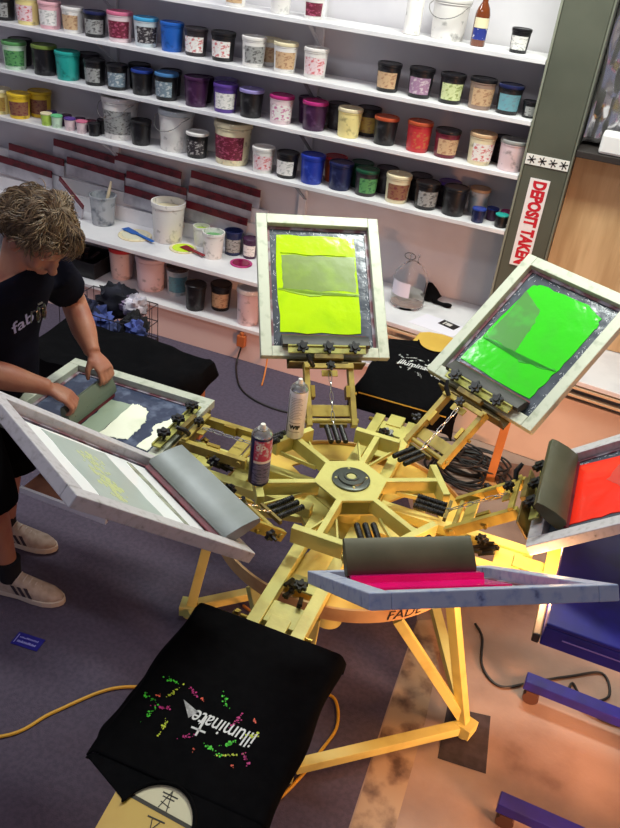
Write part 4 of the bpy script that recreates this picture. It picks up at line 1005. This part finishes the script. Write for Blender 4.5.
# ------------------------------------------------------------------ floor things
g = G(); g.prism([(-.026, 1.99), (.122, 2.02), (.152, 1.79), (-.006, 1.775)], .0004, .0008)
o = g.build('floor_mat', mat('dark_rubber_square', (62, 54, 60), .9, 0, (50, 44, 48), 30, .4, .6)); tag(o, 'dark square rubber patch under the right foot of the press', 'mat')
t = thing('blue_card', 'small dark blue card with pale lettering on the carpet near the shoes', 'card', (-1.457, 1.57, .001), math.radians(6))
g = G(); g.bb((-.052, -.028, 0), (.052, .028, .0015)); g.build('card', mat('card_blue', (30, 26, 130), .4), t)
g = G(); r = random.Random(3)
for k in range(14): g.bb((-.036 + k * .0052, .006, .0016), (-.036 + k * .0052 + .0034, .012 + r.uniform(-.002, .002), .0019)); g.bb((-.036 + k * .0052, -.014, .0016), (-.036 + k * .0052 + .004, -.006 + r.uniform(-.002, .003), .0019))
g.bb((-.046, -.02, .0016), (-.043, .02, .0019))
g.build('card_text', mat('card_pale', (150, 150, 210), .5), t)

def cord(name, label, pts, r, m, group=None, n=8):
    g = G(); g.tube(catmull(pts, n), r, 7); o = g.build(name, m, smooth=True); tag(o, label, 'cord', group); return o
zc = .0062
cord('extension_cord', 'yellow extension cord curving over the carpet left of the black shirt', [(-1.9, .92, zc), (-1.6, 1.05, zc), (-1.286, 1.22, zc), (-1.20, 1.36, zc), (-1.11, 1.50, zc), (-1.034, 1.563, zc), (-.93, 1.60, zc), (-.80, 1.60, zc), (-.62, 1.66, zc)], .0055, M_cord_y)
cord('extension_cord', 'yellow cord looping down to the carpet right of the black front shirt', [(-.62, 1.70, zc), (-.50, 1.80, zc), (-.40, 1.84, zc), (-.345, 1.74, zc), (-.36, 1.62, zc), (-.38, 1.52, zc), (-.42, 1.40, zc), (-.48, 1.30, zc)], .0055, M_cord_y)
cord('extension_cord', 'orange bundled cord hanging inside the left side of the press stand', [(-.86, 2.08, zc), (-.80, 2.04, .03), (-.76, 1.98, .09), (-.72, 1.90, .10), (-.66, 1.86, .03), (-.70, 1.95, zc), (-.78, 2.02, zc), (-.74, 2.12, zc)], .006, mat('cord_orange', (206, 124, 50), .5))
cord('electric_cable', 'black power cord trailing from the orange plug over the carpet', [(-1.74, 3.84, .10), (-1.745, 3.80, .02), (-1.70, 3.70, zc), (-1.60, 3.55, zc), (-1.47, 3.47, zc), (-1.30, 3.45, zc), (-1.12, 3.50, zc), (-.95, 3.60, zc)], .0055, M_cord_k)
cord('electric_cable', 'orange cord hanging behind the white spray can', [(-1.56, 3.81, .16), (-1.555, 3.79, .05), (-1.535, 3.72, zc), (-1.51, 3.64, zc)], .0045, mat('cord_orange'))
g = G(); g.bb((-1.765, 3.815, .10), (-1.715, 3.848, .17)); g.cyl((-1.74, 3.83, .17), (-1.74, 3.83, .19), .012)
o = g.build('power_plug', mat('plug_orange', (176, 96, 50), .5), bevel=.004); tag(o, 'orange plug against the kick board under the bench', 'plug')
cord('electric_cable', 'thin black cord looping beside the blue floor bars', [(-.02, 2.42, zc), (.02, 2.36, zc), (.05, 2.22, zc), (.13, 2.16, zc), (.24, 2.24, zc), (.36, 2.33, zc), (.47, 2.40, zc), (.50, 2.30, zc), (.42, 2.24, zc), (.37, 2.30, zc), (.39, 2.44, .02), (.44, 2.50, .10), (.52, 2.40, .10)][:10] + [(.365, 2.22, zc), (.40, 2.20, .0155), (.50, 2.18, zc), (.62, 2.20, zc)], .005, M_cord_k)
r = random.Random(21)
for k, (cx_, cy_, rad, zz_) in enumerate([(-.30, 3.50, .15, .008), (-.25, 3.42, .18, .020), (-.33, 3.36, .14, .032), (-.26, 3.34, .17, .045), (-.22, 3.48, .13, .057), (-.36, 3.46, .15, .069)]):
    pts = []
    for i in range(26):
        a = i * 2 * PI / 12 + k
        q = rad * (1 + .12 * math.sin(i * 1.3 + k))
        pts.append((cx_ + q * math.cos(a), cy_ + q * .72 * math.sin(a), zz_ + .002 * math.sin(i)))
    cord('coiled_cord', 'coil of thick black cable heaped on the floor behind the press', pts, .008 - .0006 * k, M_cord_k, 'black cable coils on the floor', 5)

# cloth pile on low table and wire basket
g = G(); g.bb((-2.30, 2.62, .40), (-1.53, 3.04, .42)); tb = thing('low_table', 'low wooden table behind the man, covered in black fabric', 'table', (0, 0, 0))
g.build('table_top', mat('table_wood', (190, 128, 80), .6, 0, (160, 100, 60), 6, .4, .7), tb, bevel=.002)
for x in (-2.27, -1.57):
    for y in (2.65, 3.01):
        g = G(); g.bb((x - .02, y - .02, .001), (x + .02, y + .02, .399)); g.build('leg', mat('table_wood'), tb)
g = G(); nx, ny = 48, 36
def pz(x, y):
    return .424 + max(0, .055 * (1 + mnoise.noise(V((x * 4, y * 4, 1)))) - .03) + .012 * mnoise.noise(V((x * 11, y * 11, 5)))
vs = []
for j in range(ny + 1):
    for i in range(nx + 1):
        u = i / nx; v = j / ny; x = -2.34 + .835 * u; y = 2.57 + .50 * v
        z = max(pz(x, y), .424)
        e = max(0, 2.61 - y, y - 3.05, -2.31 - x, (x + 1.525))
        z -= e * 5 if e > 0 else 0
        vs.append((x, y, z))
fs = [(j * (nx + 1) + i, j * (nx + 1) + i + 1, (j + 1) * (nx + 1) + i + 1, (j + 1) * (nx + 1) + i) for j in range(ny) for i in range(nx)]
g.add(vs, fs); o = g.build('black_fabric', M_blacktee, smooth=True); tag(o, 'black fabric spread over the low table behind the lowered screen', 'fabric')
md = o.modifiers.new('t', 'SOLIDIFY'); md.thickness = .006; md.offset = 1
# wire basket
bk = thing('wire_basket', 'wire basket of rags below the bench shelf behind the man', 'basket', (-2.25, 3.27, 0))
g = G(); bz0, bz1 = .24, .44; bx_, by_ = .20, .15
for z in (bz0, (bz0 + bz1) / 2, bz1):
    g.tube([(-bx_, -by_, z), (bx_, -by_, z), (bx_, by_, z), (-bx_, by_, z), (-bx_, -by_, z)], .003, 6)
for k in range(9):
    x = -bx_ + 2 * bx_ * k / 8
    for y in (-by_, by_): g.tube([(x, y, bz0), (x, y, bz1)], .002, 5)
    g.tube([(x, -by_, bz0), (x, by_, bz0)], .002, 5)
for k in range(6):
    y = -by_ + 2 * by_ * k / 5
    for x in (-bx_, bx_): g.tube([(x, y, bz0), (x, y, bz1)], .002, 5)
g.build('wire_cage', mat('basket_wire', (70, 64, 70), .4, .6), bk, smooth=True)
for sx in (-1, 1):
    for sy in (-1, 1):
        g = G(); g.tube([(sx * bx_, sy * by_, .001), (sx * bx_, sy * by_, bz0)], .006, 8); g.build('leg', mat('basket_wire'), bk, smooth=True)
def rag(label, c, sz, rgb, seed):
    g = G(); vs = []
    n1, n2 = 24, 14
    for j in range(n2 + 1):
        t_ = PI * j / n2
        for i in range(n1):
            a = 2 * PI * i / n1; d_ = V((math.sin(t_) * math.cos(a), math.sin(t_) * math.sin(a), -math.cos(t_)))
            f = 1 + .55 * mnoise.noise(d_ * 2.2 + V((seed, 0, 0))) + .25 * mnoise.noise(d_ * 6 + V((seed, 3, 0)))
            vs.append((c[0] + sz[0] * d_.x * f, c[1] + sz[1] * d_.y * f, c[2] + sz[2] * d_.z * f))
    fs = [(j * n1 + i, j * n1 + (i + 1) % n1, (j + 1) * n1 + (i + 1) % n1, (j + 1) * n1 + i) for j in range(n2) for i in range(n1)]
    g.add(vs, fs); o = g.build('rag', mat('rag_%d' % seed, rgb, .9, 0, tuple(int(v * .6) for v in rgb), 12, .4, .6), smooth=True); tag(o, label, 'rag', 'rags in the wire basket')
rag('blue striped rag in the wire basket', (-2.30, 3.22, .36), (.10, .07, .07), (70, 84, 150), 1)
rag('white rag on top of the wire basket', (-2.11, 3.30, .46), (.06, .055, .05), (206, 200, 212), 2)
rag('dark rag in the far side of the wire basket', (-2.28, 3.40, .40), (.13, .06, .09), (34, 34, 46), 3)
rag('blue grey rag hanging near the front corner of the basket', (-2.12, 3.17, .34), (.06, .05, .07), (80, 90, 140), 4)
rag('navy rag bunched at the left of the wire basket', (-2.36, 3.20, .42), (.08, .07, .05), (30, 34, 62), 5)
rag('pale violet rag at the back of the wire basket', (-2.16, 3.36, .42), (.06, .05, .05), (150, 130, 160), 6)
rag('black rag drooping over the basket corner nearest the press', (-2.03, 3.16, .40), (.07, .06, .09), (20, 20, 28), 7)
rag('blue rag slipping down beside the black fabric', (-1.98, 3.10, .44), (.05, .04, .05), (70, 84, 150), 8)
# dark tool tray under bench
t = thing('tool_tray', 'black tray of dark tools on the shelf under the bench behind the man\'s head', 'tray', (-2.945, 4.03, .2188))
g = G(); g.bb((-.16, -.13, 0), (.16, .13, .01)); g.bb((-.16, -.13, .01), (-.15, .13, .10)); g.bb((.15, -.13, .01), (.16, .13, .10)); g.bb((-.15, -.13, .01), (.15, -.12, .10)); g.bb((-.15, .12, .01), (.15, .13, .10)); g.build('tray_body', M_black, t, bevel=.002)
g = G(); r = random.Random(9)
for k in range(9):
    a = r.uniform(0, PI); x, y = r.uniform(-.08, .08), r.uniform(-.06, .06); z = .02 + k * .011
    g.beam((x - .05 * math.cos(a), y - .05 * math.sin(a), z), (x + .05 * math.cos(a), y + .05 * math.sin(a), z + .01), .022, .012)
g.build('tools', mat('tools_dark', (44, 36, 42), .4, .3, (110, 60, 70), 20, .6, .7), t)

# ------------------------------------------------------------------ the man
man = thing('person', 'man in navy t-shirt and black shorts bent over the lowered screen, pulling a squeegee', 'person', (-1.70, 1.82, 0))
MO = V((-1.70, 1.82, 0))
def W(*p): return V(p) - MO
def tubeL(g, pts, rs, n=18, k=6):
    P = catmull([W(*p) for p in pts], k); R = []
    for i in range(len(rs) - 1):
        for q in range(k): R.append(rs[i] + (rs[i + 1] - rs[i]) * (3 * (q / k) ** 2 - 2 * (q / k) ** 3))
    R.append(rs[-1]); g.tube(P, R, n)
HC = V((-1.570, 1.925, 1.368))
FD = V((.72, -.10, -.70)).normalized()          # the way the face looks
UP = V((.70, .0, .70)); UP = (UP - FD * UP.dot(FD)).normalized()   # crown direction
SD = UP.cross(FD).normalized()
HR = Matrix((FD, SD, UP)).transposed()
def hp(f, s, u): return HC + FD * f + SD * s + UP * u
body = G()
# head: cranium, face, jaw, nose, ears, brow
body.ball(HC - MO + FD * -.012 + UP * .022, (.100, .076, .095), 24, HR)
body.ball(HC - MO + FD * .028 - UP * .040, (.062, .062, .078), 20, HR)
body.ball(HC - MO + FD * .050 - UP * .088, (.036, .036, .028), 16, HR)
body.ball(HC - MO + FD * .092 - UP * .022, (.018, .015, .028), 14, HR)
body.ball(HC - MO + FD * .106 - UP * .036, (.016, .017, .013), 14, HR)
body.ball(HC - MO + FD * .080 + UP * .018, (.016, .055, .014), 14, HR)
body.ball(HC - MO + FD * .082 - UP * .068, (.016, .026, .011), 12, HR)
for s in (-1, 1):
    body.ball(HC - MO + SD * s * .079 - FD * .008 - UP * .018, (.022, .010, .034), 12, HR)
    body.ball(HC - MO + SD * s * .042 + FD * .062 - UP * .036, (.024, .022, .022), 12, HR)
neck_base = (-1.645, 1.885, 1.225)
tubeL(body, [neck_base, (-1.625, 1.895, 1.28), tuple(hp(-.045, 0, -.03))], [.068, .060, .058])
# torso under the shirt
shL, shR = (-1.635, 2.045, 1.20), (-1.70, 1.685, 1.185)
S = (V(shL) - V(shR)).normalized()
body.loft([(W(-1.83, 1.84, .84), S * .14, V((.10, 0, 0))), (W(-1.82, 1.86, .92), S * .14, V((.10, 0, .02))), (W(-1.775, 1.86, 1.02), S * .135, V((.10, 0, .035))), (W(-1.71, 1.85, 1.12), S * .155, V((.105, 0, .05))), (W(-1.665, 1.865, 1.19), S * .15, V((.085, 0, .05))), (W(-1.63, 1.88, 1.235), S * .09, V((.055, 0, .03)))], 24)
# arms
elL, wrL = (-1.70, 2.245, 1.0), (-1.555, 2.150, .868)
elR, wrR = (-1.740, 1.680, .985), (-1.562, 1.905, .845)
tubeL(body, [shL, (-1.672, 2.16, 1.10), elL], [.056, .052, .046])
tubeL(body, [elL, (-1.63, 2.20, .935), wrL], [.046, .046, .029])
tubeL(body, [shR, (-1.74, 1.672, 1.09), elR], [.056, .048, .041])
tubeL(body, [elR, (-1.655, 1.795, .915), wrR], [.044, .046, .029])
# hands
def hand(w, a, b, nrm, side):
    a = V(a).normalized(); b = V(b); b = (b - a * b.dot(a)).normalized(); n_ = V(nrm); n_ = (n_ - a * n_.dot(a) - b * n_.dot(b)).normalized()
    w = V(w)
    c = w + a * .045
    body.loft([(w - MO - a * .012, b * .024, n_ * .019), (w - MO + a * .015, b * .030, n_ * .017), (c - MO, b * .040, n_ * .016), (w - MO + a * .078, b * .041, n_ * .013)], 16)
    for k, (off, ln) in enumerate(((.031, .92), (.0105, 1.0), (-.0105, .95), (-.031, .80))):
        p0 = w + a * .070 + b * off
        def dr(deg): return a * math.cos(math.radians(deg)) - n_ * math.sin(math.radians(deg))
        p1 = p0 + dr(28) * .042 * ln; p2 = p1 + dr(82) * .027 * ln; p3 = p2 + dr(125) * .021 * ln
        body.tube([q - MO for q in (p0, p1, p2, p3)], [.0098, .0092, .0085, .0068], 12)
        body.ball(p3 - MO, .0068, 10); body.ball(p1 - MO, .0094, 10); body.ball(p2 - MO, .0087, 10)
    p0 = w + a * .020 + b * .026; p1 = p0 + (a * .55 + b * .55 - n_ * .55).normalized() * .040; p2 = p1 + (a * .75 + b * .0 - n_ * .75).normalized() * .032
    body.tube([q - MO for q in (p0, p1, p2)], [.014, .0115, .0085], 12); body.ball(p2 - MO, .0085, 10); body.ball(p1 - MO, .0115, 10)
hand(wrL, (.055, -.005, -.050), (-.05, -1, 0), (.5, 0, 1), 1)
hand(wrR, (.062, .030, -.034), (-.25, 1, 0), (.4, 0, 1), -1)
# legs
hipL, hipR = (-1.84, 1.93, .86), (-1.81, 1.735, .86)
knL, knR = (-1.81, 1.97, .47), (-1.715, 1.74, .47)
anL, anR = (-1.865, 1.962, .085), (-1.665, 1.742, .085)
for hp_, kn, an in ((hipL, knL, anL), (hipR, knR, anR)):
    m1 = tuple((V(hp_) + V(kn)) / 2); m2 = tuple((V(kn) * .68 + V(an) * .32) + V((-.012, 0, 0)))
    tubeL(body, [hp_, m1, kn], [.085, .072, .054]); tubeL(body, [kn, m2, an], [.054, .056, .036])
    body.ball(V(an) - MO + V((.02, 0, -.035)), (.035, .022, .02), 14)
bm_ = bake_remesh(body, .0058, 3)
skin = bm_.build('body', M_skin, man, smooth=True)
# eyes
for s in (-1, 1):
    g = G(); g.ball(HC - MO + SD * s * .031 + FD * .066 - UP * .010, (.0085, .009, .0085), 12, HR); e = g.build('eye', mat('eye_white', (210, 200, 190), .2), man, smooth=True)
    g = G(); g.ball(HC - MO + SD * s * .031 + FD * .071 - UP * .013, (.0042, .006, .0055), 10, HR); g.build('iris', mat('iris', (40, 30, 24), .2), e, smooth=True)
# t-shirt
g = G()
g.loft([(W(-1.79, 1.89, .80), S * .155, V((.135, 0, 0))), (W(-1.785, 1.89, .86), S * .155, V((.138, 0, .02))), (W(-1.765, 1.88, .96), S * .155, V((.135, 0, .03))), (W(-1.72, 1.865, 1.06), S * .168, V((.13, 0, .05))), (W(-1.68, 1.855, 1.14), S * .182, V((.118, 0, .06))), (W(-1.655, 1.865, 1.20), S * .165, V((.09, 0, .055))), (W(-1.632, 1.88, 1.238), S * .098, V((.066, 0, .045)))], 32)
tubeL(g, [shL, (-1.660, 2.115, 1.135), (-1.680, 2.180, 1.075)], [.070, .072, .072])
tubeL(g, [shR, (-1.722, 1.675, 1.10), (-1.742, 1.695, 1.03)], [.074, .074, .074])
tee = bake_remesh(g, .008, 6, .010, 9)
shirt = tee.build('shirt', M_navytee, man, smooth=True)
vs, fs = text_geo('fab', .074, bold=.0008)
# lettering laid on the chest by projecting it onto the cloth
from mathutils.bvhtree import BVHTree
bv = BVHTree.FromPolygons([V(v) for v in tee.v], tee.f)
tc_ = V((-1.555, 1.84, 1.095)) - MO
tdir = V((.93, -.36, .0)).normalized()
tu = V((.36, .93, .30)).normalized(); tv = tdir.cross(tu).normalized()
if tv.z < 0: tv = -tv
out = []
for v in vs:
    o_ = tc_ + tu * v[0] + tv * v[1] + tdir * .5
    hit = bv.ray_cast(o_, -tdir)
    p = hit[0] if hit[0] is not None else tc_ + tu * v[0] + tv * v[1]
    out.append(p + tdir * .003)
g = G(); g.add(out, fs); g.build('shirt_lettering', mat('lavender_print', (168, 164, 206), .6), shirt)
# shorts
g = G()
g.loft([(W(-1.83, 1.815, .94), S * .165, V((.122, 0, 0))), (W(-1.83, 1.815, .86), S * .175, V((.128, 0, 0))), (W(-1.82, 1.82, .78), S * .170, V((.12, 0, 0)))], 24)
for hp_, kn in ((hipL, knL), (hipR, knR)):
    e_ = (kn[0] + .005, kn[1], .395); m1 = tuple((V(hp_) + V(kn)) / 2)
    tubeL(g, [hp_, m1, e_], [.105, .100, .098])
sh = bake_remesh(g, .009, 5, .008, 9); sh.build('shorts', mat('black_shorts', (9, 9, 11), .95, spec=.08), man, smooth=True)
# hair: cap plus curly strands
def hair_ok(d):   # direction in head axes (f, s, u)
    f, s, u = d
    if f > .50 and u < .52: return False
    if f > .12 and u < .10 + (.25 if abs(s) < .45 else 0): return False
    if u < -.42 or (u < -.12 and f > -.15): return False
    return True
g = G(); vs = []; fs = []; n1, n2 = 44, 28; idx = {}
def hv(j, i):
    k = (j, i % n1)
    if k not in idx:
        t_ = PI * j / n2; a = 2 * PI * k[1] / n1
        d_ = V((math.sin(t_) * math.cos(a), math.sin(t_) * math.sin(a), math.cos(t_)))
        q = 1 + .12 * mnoise.noise(d_ * 4) + .05 * mnoise.noise(d_ * 11)
        vs.append(tuple(hp(-.012 + d_.x * .116 * q, d_.y * .093 * q, .022 + d_.z * .112 * q) - MO)); idx[k] = len(vs) - 1
    return idx[k]
for j in range(n2):
    for i in range(n1):
        t_ = PI * (j + .5) / n2; a = 2 * PI * (i + .5) / n1
        if hair_ok((math.sin(t_) * math.cos(a), math.sin(t_) * math.sin(a), math.cos(t_))):
            fs.append((hv(j, i), hv(j, i + 1), hv(j + 1, i + 1), hv(j + 1, i)))
g.add(vs, fs)
hr_m = mat('grey_brown_hair', (84, 68, 50), .7, 0, (110, 92, 70), 30, .4, .65, stretch=(1, 1, 1))
hair = g.build('hair', hr_m, man, smooth=True); md = hair.modifiers.new('t', 'SOLIDIFY'); md.thickness = .012; md.offset = -1
r = random.Random(17)
gs = [G(), G(), G()]
for k in range(5200):
    while True:
        d_ = V((r.gauss(0, 1), r.gauss(0, 1), r.gauss(0, 1))).normalized()
        if hair_ok((d_.x, d_.y, d_.z)): break
    base = V((-.012 + d_.x * .112, d_.y * .090, .022 + d_.z * .108))
    # strands run from the crown down and outward, with waves
    tang = V((d_.x * .3 + .25 * (1 if d_.x > 0 else -1), d_.y * .9, -.55 * (1 - abs(d_.z)) - .15)) ; tang = (tang - d_ * tang.dot(d_)); tang.normalize()
    w_ = V((base.x * 22, base.y * 22, base.z * 22)); tang = (tang + V((mnoise.noise(w_), mnoise.noise(w_ + V((9, 0, 0))), mnoise.noise(w_ + V((0, 9, 0))))) * 1.7 + V((r.gauss(0, .15), r.gauss(0, .15), r.gauss(0, .15)))).normalized()
    bi = d_.cross(tang); L = r.uniform(.035, .07); ph = mnoise.noise(w_ * .5) * 6; am = r.uniform(.003, .006); lift = r.uniform(.003, .016)
    pts = []
    for q in range(7):
        s_ = q / 6
        p = base + d_ * (.004 + lift * math.sin(s_ * PI * .8)) + tang * L * s_ + bi * am * math.sin(ph + s_ * 6) + d_ * (-.42 * L * s_ * s_)
        pts.append(hp(p.x, p.y, p.z) - MO)
    gs[k % 3].tube(pts, [.0011, .0014, .0014, .0013, .0011, .0008, .0004], 4)
for q, c in enumerate([((102, 80, 56), (128, 102, 72)), ((66, 50, 36), (88, 70, 50)), ((146, 122, 90), (108, 86, 60))]):
    gs[q].build('hair_curls', mat('hair_curl_%d' % q, c[0], .5, 0, c[1], 20, .4, .6), hair, smooth=True)
# socks and sneakers
def shoe(an, toe, label=None):
    an = V(an); d_ = V((toe[0] - an.x, toe[1] - an.y, 0)).normalized(); s_ = V((-d_.y, d_.x, 0)); heel = V((an.x, an.y, 0)) - d_ * .072
    def F(x, y, z): return heel + d_ * x + s_ * y + V((0, 0, z)) - MO
    g = G(); L = .285
    prof = [(0.0, .022), (.012, .030), (.05, .034), (.11, .034), (.17, .043), (.215, .045), (.25, .038), (.272, .024), (.284, .008)]
    rings = lambda z, k: [(x, w * k) for x, w in prof]
    lo = [F(x, w, .001) for x, w in prof] + [F(x, -w, .001) for x, w in reversed(prof)]
    hi = [F(x * 1.0, w * 1.02, .026) for x, w in prof] + [F(x, -w * 1.02, .026) for x, w in reversed(prof)]
    n = len(lo); g.add(lo + hi, [tuple(reversed(range(n))), tuple(range(n, 2 * n))] + [(i, (i + 1) % n, n + (i + 1) % n, n + i) for i in range(n)])
    s0 = g.build('sneaker', mat('sneaker_sole', (200, 190, 172), .6), man, bevel=.003)
    g = G(); sec = [(.004, .024, .068), (.03, .032, .092), (.07, .035, .100), (.11, .036, .096), (.15, .039, .080), (.19, .042, .064), (.23, .039, .054), (.26, .027, .044), (.278, .010, .032)]
    vs = []; m_ = 13
    for x, w, h in sec:
        for i in range(m_):
            a = PI * i / (m_ - 1); ca, sa = math.cos(a), math.sin(a)
            vs.append(F(x, w * math.copysign(abs(ca) ** .8, ca), .0262 + (h - .026) * max(0, sa) ** .7))
    fs = [(i * m_ + j, i * m_ + j + 1, (i + 1) * m_ + j + 1, (i + 1) * m_ + j) for i in range(len(sec) - 1) for j in range(m_ - 1)]
    fs += [tuple(range(m_)), tuple(reversed(range((len(sec) - 1) * m_, len(sec) * m_)))]
    g.add(vs, fs); up = g.build('upper', mat('sneaker_suede', (178, 162, 146), .85, 0, (156, 140, 122), 40, .4, .7), s0, smooth=True)
    for sg in (-1, 1):
      g = G()
      for k in range(3):
        if True:
            x = .088 + k * .026
            def E(x_, z_):
                for q in range(len(sec) - 1):
                    if sec[q][0] <= x_ <= sec[q + 1][0]: break
                t_ = (x_ - sec[q][0]) / (sec[q + 1][0] - sec[q][0])
                w_ = sec[q][1] * (1 - t_) + sec[q + 1][1] * t_; hh = sec[q][2] * (1 - t_) + sec[q + 1][2] * t_
                sa_ = min(.97, max(0, (z_ - .0262) / (hh - .026))) ** (1 / .7)
                return F(x_, sg * (w_ * (1 - sa_ * sa_) ** .4 + .0012), z_)
            a_, b_, c_, e_ = E(x + .024, .030), E(x + .037, .030), E(x + .014, .066), E(x + .001, .066)
            off = s_ * sg * .002
            g.add([a_, b_, c_, e_, a_ + off, b_ + off, c_ + off, e_ + off], [(0, 1, 2, 3), (7, 6, 5, 4), (0, 4, 5, 1), (1, 5, 6, 2), (2, 6, 7, 3), (3, 7, 4, 0)])
      g.build('stripes', mat('sneaker_stripe', (52, 44, 50), .7), s0)
    g = G()
    for k in range(5):
        x = .112 + k * .020; z = .099 - k * .0098
        g.tube([F(x, -.018, z - .006), F(x + .004, 0, z + .002), F(x, .018, z - .006)], .0025, 6)
    g.build('laces', mat('sneaker_lace', (196, 184, 170), .8), s0)
    g = G(); P = [an - MO + V((0, 0, -.015)), an - MO + V((0, 0, .03)), an - MO + V((-.002, 0, .075))]
    g.tube(P, [.040, .041, .045], 18); g.build('sock', mat('black_sock', (18, 17, 22), .9), man, smooth=True)
shoe(anR, (-1.43, 1.785)); shoe(anL, (-1.63, 2.01))
# sunglasses hanging from the neckline
sgl = thing('sunglasses', 'dark sunglasses hooked on the neckline of the man\'s shirt', 'glasses', (-1.545, 1.855, 1.185))
g = G(); R0 = Matrix.Rotation(-.35, 3, 'Z') @ Matrix.Rotation(.35, 3, 'Y')
for s in (-1, 1): g.ball((.02, s * .014, -.035), (.004, .012, .028), 14)
g.build('lens', mat('dark_lens', (22, 22, 26), .08, coat=.5), sgl, smooth=True)
g = G(); g.tube([(.018, -.01, -.004), (.021, 0, -.002), (.018, .01, -.004)], .003, 8)
for s in (-1, 1): g.tube([(.018, s * .022, -.02), (.0, s * .02, -.03), (-.01, s * .014, -.07)], .0025, 6)
g.build('glasses_frame', mat('grey_metal_frame', (120, 116, 110), .3, .6), sgl, smooth=True)

# ------------------------------------------------------------------ light
def area(name, loc, rot, sx, sy, power, color, spread=None):
    l = bpy.data.lights.new(name, 'AREA'); l.shape = 'RECTANGLE'; l.size = sx; l.size_y = sy; l.energy = power; l.color = color
    o = bpy.data.objects.new(name, l); col.objects.link(o); o.location = loc; o.rotation_euler = rot; return o
def fixture(x, y, label):  # ceiling fixtures are assumed, all out of view
    t = thing('assumed_ceiling_light', label, 'ceiling light', (x, y, 3.33)); 
    g = G(); g.bb((-.65, -.12, .03), (.65, .12, .069)); g.build('fixture_body', M_ceil, t, bevel=.004)
    g = G(); g.bb((-.62, -.10, .022), (.62, .10, .0295)); g.build('diffuser', mat('lit_diffuser', (255, 255, 250), .5, emit=(235, 245, 225), estr=3), t)
fixture(-.5, 3.3, 'assumed unseen fluorescent ceiling light over the bench'); fixture(-1.6, 1.6, 'assumed unseen fluorescent ceiling light over the man'); fixture(-2.7, 3.0, 'added unseen ceiling light brightening the left end of the bench')  # last fixture is an addition, matching the fill over the left shelves
area('assumed_lamp_bench', (-.35, 3.2, 3.31), (0, 0, 0), 1.3, .3, 74, (.95, 1.0, .90))  # assumed ceiling lamp over the bench, out of view
area('added_fill_left', (-2.7, 3.0, 3.31), (0, 0, 0), 1.3, .3, 34, (.93, .96, 1.0))  # added fill, out of view, to brighten the left shelves and wall
area('assumed_lamp_press', (-1.6, 1.6, 3.31), (0, 0, 0), 1.3, .3, 17, (.90, .90, 1.0))  # assumed overhead lamp on the man's side, out of view
def aim(o, tgt): o.rotation_euler = (V(tgt) - o.location).to_track_quat('-Z', 'Y').to_euler()
w1 = area('assumed_warm_lamp', (1.7, 1.0, .55), (0, 0, 0), .6, .3, 17, (1.0, .42, .20)); aim(w1, (-.7, 3.3, -.25)); w1.data.spread = math.radians(66)  # assumed low lamp out of view, no fixture, adding warm light
for k, (x, y) in enumerate(((.13, 1.80), (.13, 2.05), (.45, 1.70), (.45, 2.20))):
    l = bpy.data.lights.new('flash_glow', 'POINT'); l.energy = 9; l.color = (1.0, .52, .22); l.shadow_soft_size = .03
    o = bpy.data.objects.new('flash_glow', l); col.objects.link(o); o.location = (x, y, .768 if x > .2 else .79)
    if x < .2: l.energy = 5.5
w = bpy.data.worlds.new('world'); bpy.context.scene.world = w; w.use_nodes = True
bg = w.node_tree.nodes['Background']; bg.inputs['Color'].default_value = (.70, .72, 1.0, 1); bg.inputs['Strength'].default_value = .32
sc = bpy.context.scene
sc.view_settings.view_transform = 'Standard'; sc.view_settings.look = 'None'; sc.view_settings.exposure = 0.0; sc.view_settings.gamma = 1.0
sc.view_settings.use_curve_mapping = False

# ------------------------------------------------------------------ camera
cd = bpy.data.cameras.new('camera'); cam = bpy.data.objects.new('camera', cd); col.objects.link(cam)
cd.sensor_fit = 'HORIZONTAL'; cd.sensor_width = 36.0; cd.lens = 47.1061; cd.clip_start = .05; cd.clip_end = 60
cam.matrix_world = Matrix(((0.921076, -0.283283, 0.267152, 0.000), (0.374688, 0.458099, -0.806074, 0.000), (0.105965, 0.842553, 0.528086, 2.300), (0, 0, 0, 1)))
bpy.context.scene.camera = cam
